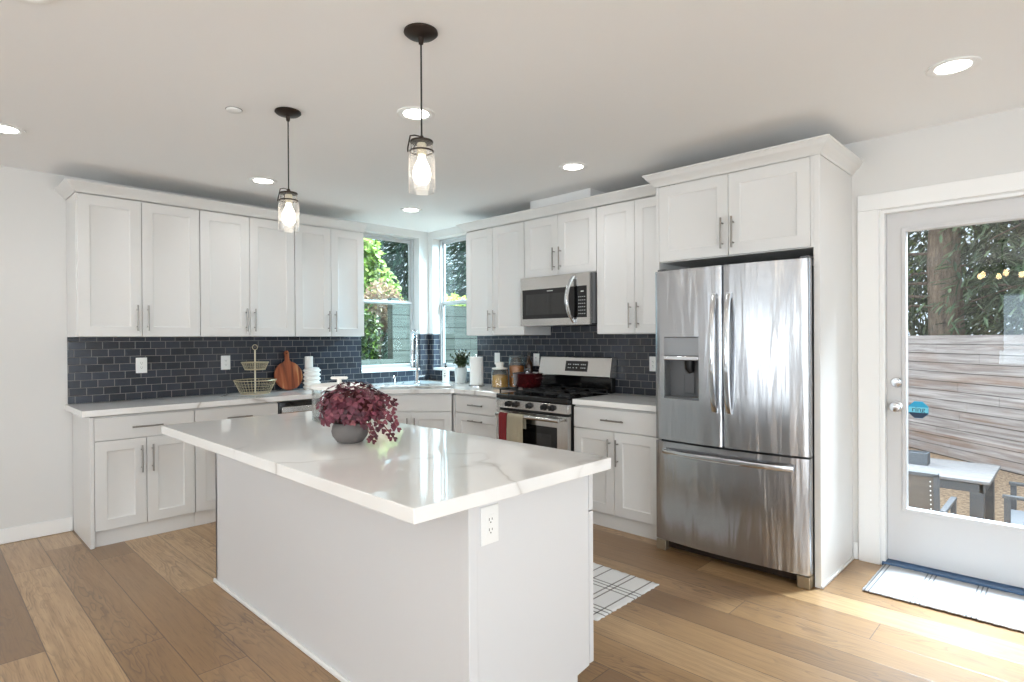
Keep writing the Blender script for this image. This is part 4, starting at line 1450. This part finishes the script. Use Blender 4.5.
# ------------------------------------------------------------------ patio door
d = bpy.data.objects.new('door_1', None); COL.objects.link(d); struct(d)
b = MB()
sx0, sx1, sy0, sy1 = -.866, .066, 4.196, 4.240
gx0, gx1, gz0, gz1 = -.765, -.035, .36, 2.03
for x0, x1, z0, z1 in ((sx0, sx1, gz1, 2.147), (sx0, sx1, .032, gz0), (sx0, gx0, gz0, gz1), (gx1, sx1, gz0, gz1)):
    b.box(x0, x1, sy0, sy1, z0, z1)
b.build('door_slab', 'door_paint', d, smooth=False)
b = MB()
for x0, x1, z0, z1 in ((gx0-.022, gx1+.022, gz1, gz1+.022), (gx0-.022, gx1+.022, gz0-.022, gz0), (gx0-.022, gx0, gz0, gz1), (gx1, gx1+.022, gz0, gz1)):
    b.box(x0, x1, sy0-.010, sy0-.0005, z0, z1)
b.build('glazing_bead', 'door_paint', d, bevel=.003)
b = MB(); b.box(gx0+.0005, gx1-.0005, 4.212, 4.218, gz0+.0005, gz1-.0005); b.build('glass_pane', 'door_glass', d, smooth=False)
b = MB(); b.lathe([(.031, 0), (.031, .004), (.026, .010), (.012, .012)]); o = b.build('deadbolt', 'chrome', d)
o.location = (-.815, sy0-.0005, 1.118); o.rotation_euler = (PI/2, 0, 0)
b = MB(); b.box(-.006, .006, -.002, .016, .010, .022); q = b.build('thumb_turn', 'chrome', o, bevel=.002)
b = MB(); b.lathe([(.033, 0), (.033, .005), (.014, .010), (.012, .028), (.026, .036), (.030, .050), (.026, .062), (.008, .066)]); o = b.build('door_knob', 'chrome', d)
o.location = (-.815, sy0-.0005, .972); o.rotation_euler = (PI/2, 0, 0)
b = MB(); b.box(DR[0], DR[1], 4.136, 4.30, .0005, .024); b.build('threshold', 'blue_threshold', d, bevel=.004)
# jamb and casing
b = MB()
b.box(DR[0], DR[0]+.017, YW-.001, YW+T, .025, DR[3]); b.box(DR[1]-.017, DR[1], YW-.001, YW+T, .025, DR[3]); b.box(DR[0]+.017, DR[1]-.017, YW-.001, YW+T, DR[3]-.017, DR[3])
struct(b.build('trim_4', 'trim_paint'))
b = MB()
b.box(-1.009, -.893, YW-.020, YW-.0015, .001, 2.172); b.box(.093, .209, YW-.020, YW-.0015, .001, 2.172); b.box(-1.009, .209, YW-.020, YW-.0015, 2.173, 2.272)
b.box(-.8925, -.884, YW-.012, YW-.0015, .001, 2.172)
struct(b.build('trim_5', 'trim_paint', bevel=.003))

# round security sticker on the door glass
t = thing('security_sticker', 'blue octagonal sticker on the inside of the door glass near the knob', 'sticker', (-.708, 4.2115, .958))
def octo(r, y0, y1, half=None):
    b = MB()
    pts = [(r*math.cos(PI/8+PI/4*i), r*math.sin(PI/8+PI/4*i)) for i in range(8)]
    b.rings([[(x, y0, z) for x, z in pts], [(x, y1, z) for x, z in pts]])
    return b
octo(.054, -.0012, -.0002).build('backing', 'blue_sticker', t, smooth=False)
b = MB(); b.box(-.049, .049, -.0018, -.0013, -.016, .016); b.build('pale_band', 'pale_sticker', t, smooth=False)
b = MB(); b.rings([[(x, y, z) for x, z in ((-.05, -.017), (.05, -.017), (.048, -.022), (.021, -.049), (-.021, -.049), (-.048, -.022))] for y in (-.0018, -.0013)]); b.build('dark_band', 'navy_sticker', t, smooth=False)
tx = bpy.data.curves.new('lettering', 'FONT')
tx.body = 'ring'
tx.size = .044
tx.align_x = 'CENTER'
tx.align_y = 'CENTER'
tx.extrude = .0002
tmp = bpy.data.objects.new('lettering_curve', tx)
COL.objects.link(tmp)
bpy.context.view_layer.update()
me = bpy.data.meshes.new_from_object(tmp.evaluated_get(bpy.context.evaluated_depsgraph_get()))
bpy.data.objects.remove(tmp)
me.materials.clear()
me.materials.append(M['navy_sticker'])
o = bpy.data.objects.new('lettering', me)
COL.objects.link(o)
o.parent = t
o.location = (0, -.0022, .002)
o.rotation_euler = (PI/2, 0, 0)

# ------------------------------------------------------------------ outdoors
G = -.5
b = MB(); b.box(-40, 20, -12, 45, G-.1, G)
o = b.build('ground', 'bark_chips', smooth=False); struct(o)

def board_fence(name, label, p, dvec, length, z_top, pitch, mat, posts, gap=.010, th=.022, cat='fence', back=1):
    t = thing(name, label, cat, (p[0], p[1], G), math.atan2(dvec[1], dvec[0]))
    n = int((z_top-G)/pitch)
    b = MB()
    rnd = random.Random(5)
    for k in range(n):
        z0 = k*pitch+.02
        x = 0
        while x < length:
            l = min(rnd.uniform(1.8, 3.2), length-x)
            b.box(x+.002, x+l-.002, -th/2+rnd.uniform(-.003, .003), th/2, z0, z0+pitch-gap)
            x += l
    b.build('boards', mat, t, smooth=False)
    b = MB(); b.box(0, length, *sorted((back*(th/2+.004), back*(th/2+.008))), 0, n*pitch); b.build('gap_shade_sheet', 'gap_shade', t, smooth=False)  # dark sheet added behind the boards so the gaps look shaded
    for x in posts:
        b = MB(); b.box(x-.05, x+.05, *sorted((back*(th/2+.009), back*(th/2+.10))), 0, z_top-G-.04); b.build('post', mat, t, smooth=False)
    return t
# cedar fence beyond the patio
fp = Vector((-.72, 10.61)) - Vector((-.749, .667))*(-5.0)
board_fence('cedar_fence', 'weathered grey horizontal board fence behind the patio table', (-.72+.749*4.5, 10.61-.667*4.5), (-.749, .667), 11, 1.40, .146, 'weathered_cedar', (1.5, 4.1, 6.6, 9.2), back=-1)
# fence beyond the sink windows
t = board_fence('garden_fence', 'pale green-grey board fence seen through the corner windows', (-8.6, 5.86), (0, 1), 6.2, 2.10, .21, 'painted_fence', (2.4, 4.8), gap=.012)
b = MB(); b.box(.0, .15, .02, .14, 0, 2.62); b.build('corner_post', 'painted_fence', t, smooth=False)
b = MB(); b.box(2.6, 8.2, -.06, .06, 0, 1.06-G)
for v in b.bm.verts:
    pass
o = b.build('planter_wall', 'painted_fence', smooth=False); o.location = (-8.55, 5.845, G); o.rotation_euler = (0, 0, -PI/2)
for v in o.data.vertices:
    v.co.x -= 2.6
tag(o, 'low grey-green planter wall under the shrubs outside the left sink window', 'planter')

def leaf_cloud(n, blobs, l, w, rnd, drop=0.0):
    b = MB()
    for k in range(n):
        c, r = rnd.choice(blobs)
        while True:
            v = Vector((rnd.uniform(-1, 1), rnd.uniform(-1, 1), rnd.uniform(-1, 1)))
            if .25 < v.length < 1:
                break
        p = Vector(c) + Vector((v.x*r[0], v.y*r[1], v.z*r[2]))
        d = Vector((rnd.uniform(-1, 1), rnd.uniform(-1, 1), rnd.uniform(-1, .8)-drop))
        s = rnd.uniform(.6, 1.25)
        leaf_quad(b, p, d, (rnd.uniform(-1, 1), rnd.uniform(-1, 1), 1), l*s, w*s)
    return b
def tree(name, label, x, y, trunk_h, r, blobs, n, l, w, mat, seed, z=G, group=None, cat='tree', drop=0.0):
    rnd = random.Random(seed)
    t = thing(name, label, cat, (x, y, z), 0, group)
    b = MB()
    pts = [Vector((0.06*math.sin(i*1.7+seed), .06*math.cos(i*2.1+seed), trunk_h*i/6)) for i in range(7)]
    pts[0] = Vector((0, 0, 0))
    b.tube(pts, [r*(1.25-.9*i/6) for i in range(7)], 12)
    for c, rr_ in blobs:
        zc = max(.1, min(trunk_h*.95, c[2]-rr_[2]*.7))
        b.tube([(0, 0, zc*.8), Vector((c[0]*.5, c[1]*.5, (zc*.8+c[2])/2)), c], [r*.45, r*.3, r*.12], 7)
    b.build('trunk', 'tree_bark', t)
    leaf_cloud(n, blobs, l, w, rnd, drop).build('foliage', mat, t, smooth=False)
    return t
def conifer(name, label, x, y, h, rad, n, mat, seed, z=G, r=.12, start=.08):
    rnd = random.Random(seed)
    t = thing(name, label, 'tree', (x, y, z))
    b = MB(); b.tube([(0, 0, 0), (0, 0, h*.5), (0, 0, h*.97)], [r, r*.6, .02], 10); b.build('trunk', 'tree_bark', t)
    b = MB()
    for k in range(n):
        u = rnd.random()**1.3
        zz = h*(start+(1-start)*u)
        rr_ = rad*(1-u)*rnd.uniform(.25, 1)
        a = rnd.uniform(0, 2*PI)
        p = Vector((rr_*math.cos(a), rr_*math.sin(a), zz - rr_*.25))
        leaf_quad(b, p, (math.cos(a)+rnd.uniform(-.6, .6), math.sin(a)+rnd.uniform(-.6, .6), rnd.uniform(-.9, .1)), (0, 0, 1), rnd.uniform(.2, .4), rnd.uniform(.05, .1))
    b.build('foliage', mat, t, smooth=False)
    return t
# through the left sink window
tree('leafy_tree', 'bright green leafy tree at the left side of the left sink window', -11.2, 6.6, 3.2, .08, [((0, -.1, 2.9), (.7, .65, .9)), ((.2, .55, 2.9), (.5, .45, .6)), ((0, -.5, 2.5), (.6, .5, .7)), ((0, .35, 3.7), (.4, .3, .4))], 2600, .16, .10, 'bright_leaf', 1)
tree('rusty_shrub', 'reddish-green shrub in the middle of the left sink window', -9.75, 6.35, 2.3, .05, [((0, .05, 2.55), (.35, .40, .48)), ((0, .3, 2.4), (.3, .3, .35)), ((0, -.25, 2.4), (.3, .3, .35))], 2400, .10, .06, 'rusty_leaf', 2, cat='shrub')
tree('dark_shrub', 'dark green shrub behind the low planter wall outside the left sink window', -9.05, 5.3, 1.4, .05, [((0, .1, 1.95), (.28, .5, .6)), ((0, -.6, 1.9), (.28, .6, .7)), ((0, .1, 1.5), (.25, .45, .35))], 5200, .10, .055, 'dark_leaf', 3, cat='shrub')
conifer('conifer_tree', 'blue-green conifer at the right side of the left sink window', -14.6, 10.6, 8.5, 2.0, 12000, 'conifer_needle', 4)
conifer('conifer_tree', 'tall narrow conifer seen through the right sink window', -12.2, 11.1, 8.5, 1.5, 9000, 'conifer_needle', 5)
tree('hedge', 'low yellow-green hedge top above the fence in the right sink window', -9.75, 8.75, 1.8, .06, [((0, -.6, 2.55), (.35, .5, .30)), ((0, .1, 2.55), (.35, .5, .30)), ((0, .8, 2.55), (.35, .5, .3))], 2600, .10, .06, 'hedge_leaf', 6, cat='hedge')
# beyond the cedar fence, seen through the door
def spruce(name, label, x, y, r, seed, n, lo, hi, rad):
    rnd = random.Random(seed)
    t = thing(name, label, 'tree', (x, y, G))
    b = MB(); b.tube([(0, 0, 0), (.03, 0, 1.5), (-.03, .02, 3.2), (.02, 0, 5.5), (0, 0, 9)], [r*1.15, r, r*.9, r*.7, r*.3], 16)
    for k in range(26):
        a = rnd.uniform(0, 2*PI); z = rnd.uniform(2.2, 7.5); l = rnd.uniform(.8, rad)
        b.tube([(0, 0, z), (math.cos(a)*l*.5, math.sin(a)*l*.5, z+.05), (math.cos(a)*l, math.sin(a)*l, z-.35)], [.035, .022, .008], 6)
    b.build('trunk', 'tree_bark', t)
    b = MB()
    for k in range(n):
        a = rnd.uniform(0, 2*PI); q = rad*rnd.uniform(.35, 1); z = rnd.uniform(lo, hi)
        if z < 4.6 and math.cos(a+PI/2-.15) > .35 and rnd.random() < .93:
            continue
        leaf_quad(b, (q*math.cos(a), q*math.sin(a), z-.25*q), (math.cos(a)+rnd.uniform(-.7, .7), math.sin(a)+rnd.uniform(-.7, .7), rnd.uniform(-1.3, -.1)), (0, 0, 1), rnd.uniform(.14, .32), rnd.uniform(.03, .06))
    b.build('foliage', 'spruce_needle', t, smooth=False)
    return t
spruce('spruce_tree', 'thick-trunked spruce behind the fence at the left of the door glass', -1.72, 12.6, .27, 21, 9000, 2.4, 6.5, 1.9)
spruce('spruce_tree', 'spruce with drooping branches behind the fence at the right of the door glass', .2, 12.9, .17, 22, 12000, 2.2, 6.5, 2.0)
tree('laurel_shrub', 'dark leafy thicket behind the cedar fence, under the spruce branches', -.9, 16.6, 3.5, .09, [((-1.6, 0, 2.4), (1.5, .7, 1.6)), ((.6, 0, 2.5), (1.6, .7, 1.7)), ((2.8, 0, 3.0), (1.5, .7, 2.0)), ((-.6, .3, 4.9), (2.4, .7, 1.6)), ((1.8, .3, 5.2), (2.0, .7, 1.6))], 9000, .24, .11, 'dark_leaf', 9, cat='shrub')

# patio furniture
t = thing('patio_table', 'grey-framed outdoor table with pale slatted top beyond the door', 'table', (-1.27, 6.36, G))
b = MB()
for k in range(6):
    y = -.42+.14*k
    b.box(-.74, .74, y+.004, y+.136, .715, .74)
b.build('slatted_top', 'patio_slat', t, bevel=.003)
b = MB()
for y in (-.40, .36):
    b.box(-.70, .70, y, y+.04, .64, .712)
for x in (-.71, .67):
    b.box(x, x+.04, -.40, .40, .64, .712)
b.build('apron', 'patio_grey', t, bevel=.003)
for x in (-.70, .61):
    for y in (-.40, .31):
        b = MB(); b.box(x, x+.09, y, y+.09, .001, .639); b.build('leg', 'patio_grey', t, bevel=.004)
t = thing('planter_box', 'dark grey rectangular box standing on the patio table', 'box', (-1.09, 6.40, .2405))
b = MB()
for x0, x1, y0, y1, z0, z1 in ((-.09, .09, -.07, .07, 0, .01), (-.09, .09, -.07, -.06, .01, .105), (-.09, .09, .06, .07, .01, .105), (-.09, -.08, -.06, .06, .01, .105), (.08, .09, -.06, .06, .01, .105)):
    b.box(x0, x1, y0, y1, z0, z1)
b.build('box_shell', 'planter_box', t)
b = MB(); b.box(-.0795, .0795, -.0595, .0595, .011, .09); b.build('filling', 'planter_box', t)
def chair(label, x, y, rz, sling):
    """local: seat faces -y, back at +y"""
    t = thing('patio_chair', label, 'chair', (x, y, G), rz)
    b = MB(); b.box(-.25, .25, -.25, .22, .385, .41)
    for k in range(4):
        pass
    b.bm.free(); b = MB()
    if sling:
        b.box(-.245, .245, -.25, .22, .40, .412); b.build('seat', 'patio_mesh', t)
    else:
        for k in range(4):
            b.box(-.245, .245, -.25+.12*k, -.25+.12*k+.112, .40, .418)
        b.build('seat', 'patio_seat', t, bevel=.002)
    tl = Matrix.Translation((0, .235, .43)) @ Matrix.Rotation(-.13, 4, 'X')
    b = MB(); b.box(-.235, .235, -.004, .004, .02, .46, tl); bk = b.build('backrest', 'patio_mesh' if sling else 'patio_seat', t)
    b = MB(); b.box(-.27, -.236, -.018, .018, -.05, .48, tl); b.box(.236, .27, -.018, .018, -.05, .48, tl); b.box(-.27, .27, -.018, .018, .462, .49, tl)
    b.build('back_frame', 'patio_grey', t, bevel=.003)
    if sling:
        b = MB()
        for k in range(12):
            for s in (-.218, .218):
                b.cyl((s, .0041, .05+k*.034), (s, .0052, .05+k*.034), .005, 6)
        for v in b.bm.verts:
            v.co = tl @ v.co
        b.build('rivets', 'white_plastic', bk)
    for s in (-1, 1):
        b = MB(); b.box(s*.285-.02, s*.285+.02, -.26, .26, .62, .645); b.build('armrest', 'patio_grey', t, bevel=.004)
        for y0 in (-.25, .21):
            b = MB(); b.box(s*.285-.017, s*.285+.017, y0, y0+.04, .001, .6195); b.build('leg', 'patio_grey', t, bevel=.003)
        b = MB(); b.box(s*.256-.012, s*.256+.012, -.21, .21, .372, .399); b.build('seat_rail', 'patio_grey', t)
    b = MB(); b.box(-.268, .268, -.245, -.22, .372, .399); b.build('front_rail', 'patio_grey', t)
    return t
chair('brown mesh-backed patio chair pushed up to the near side of the patio table', -1.01, 5.42, PI, True)
chair('grey slat-seat patio chair at the right end of the patio table', -.20, 6.30, -PI/2, False)
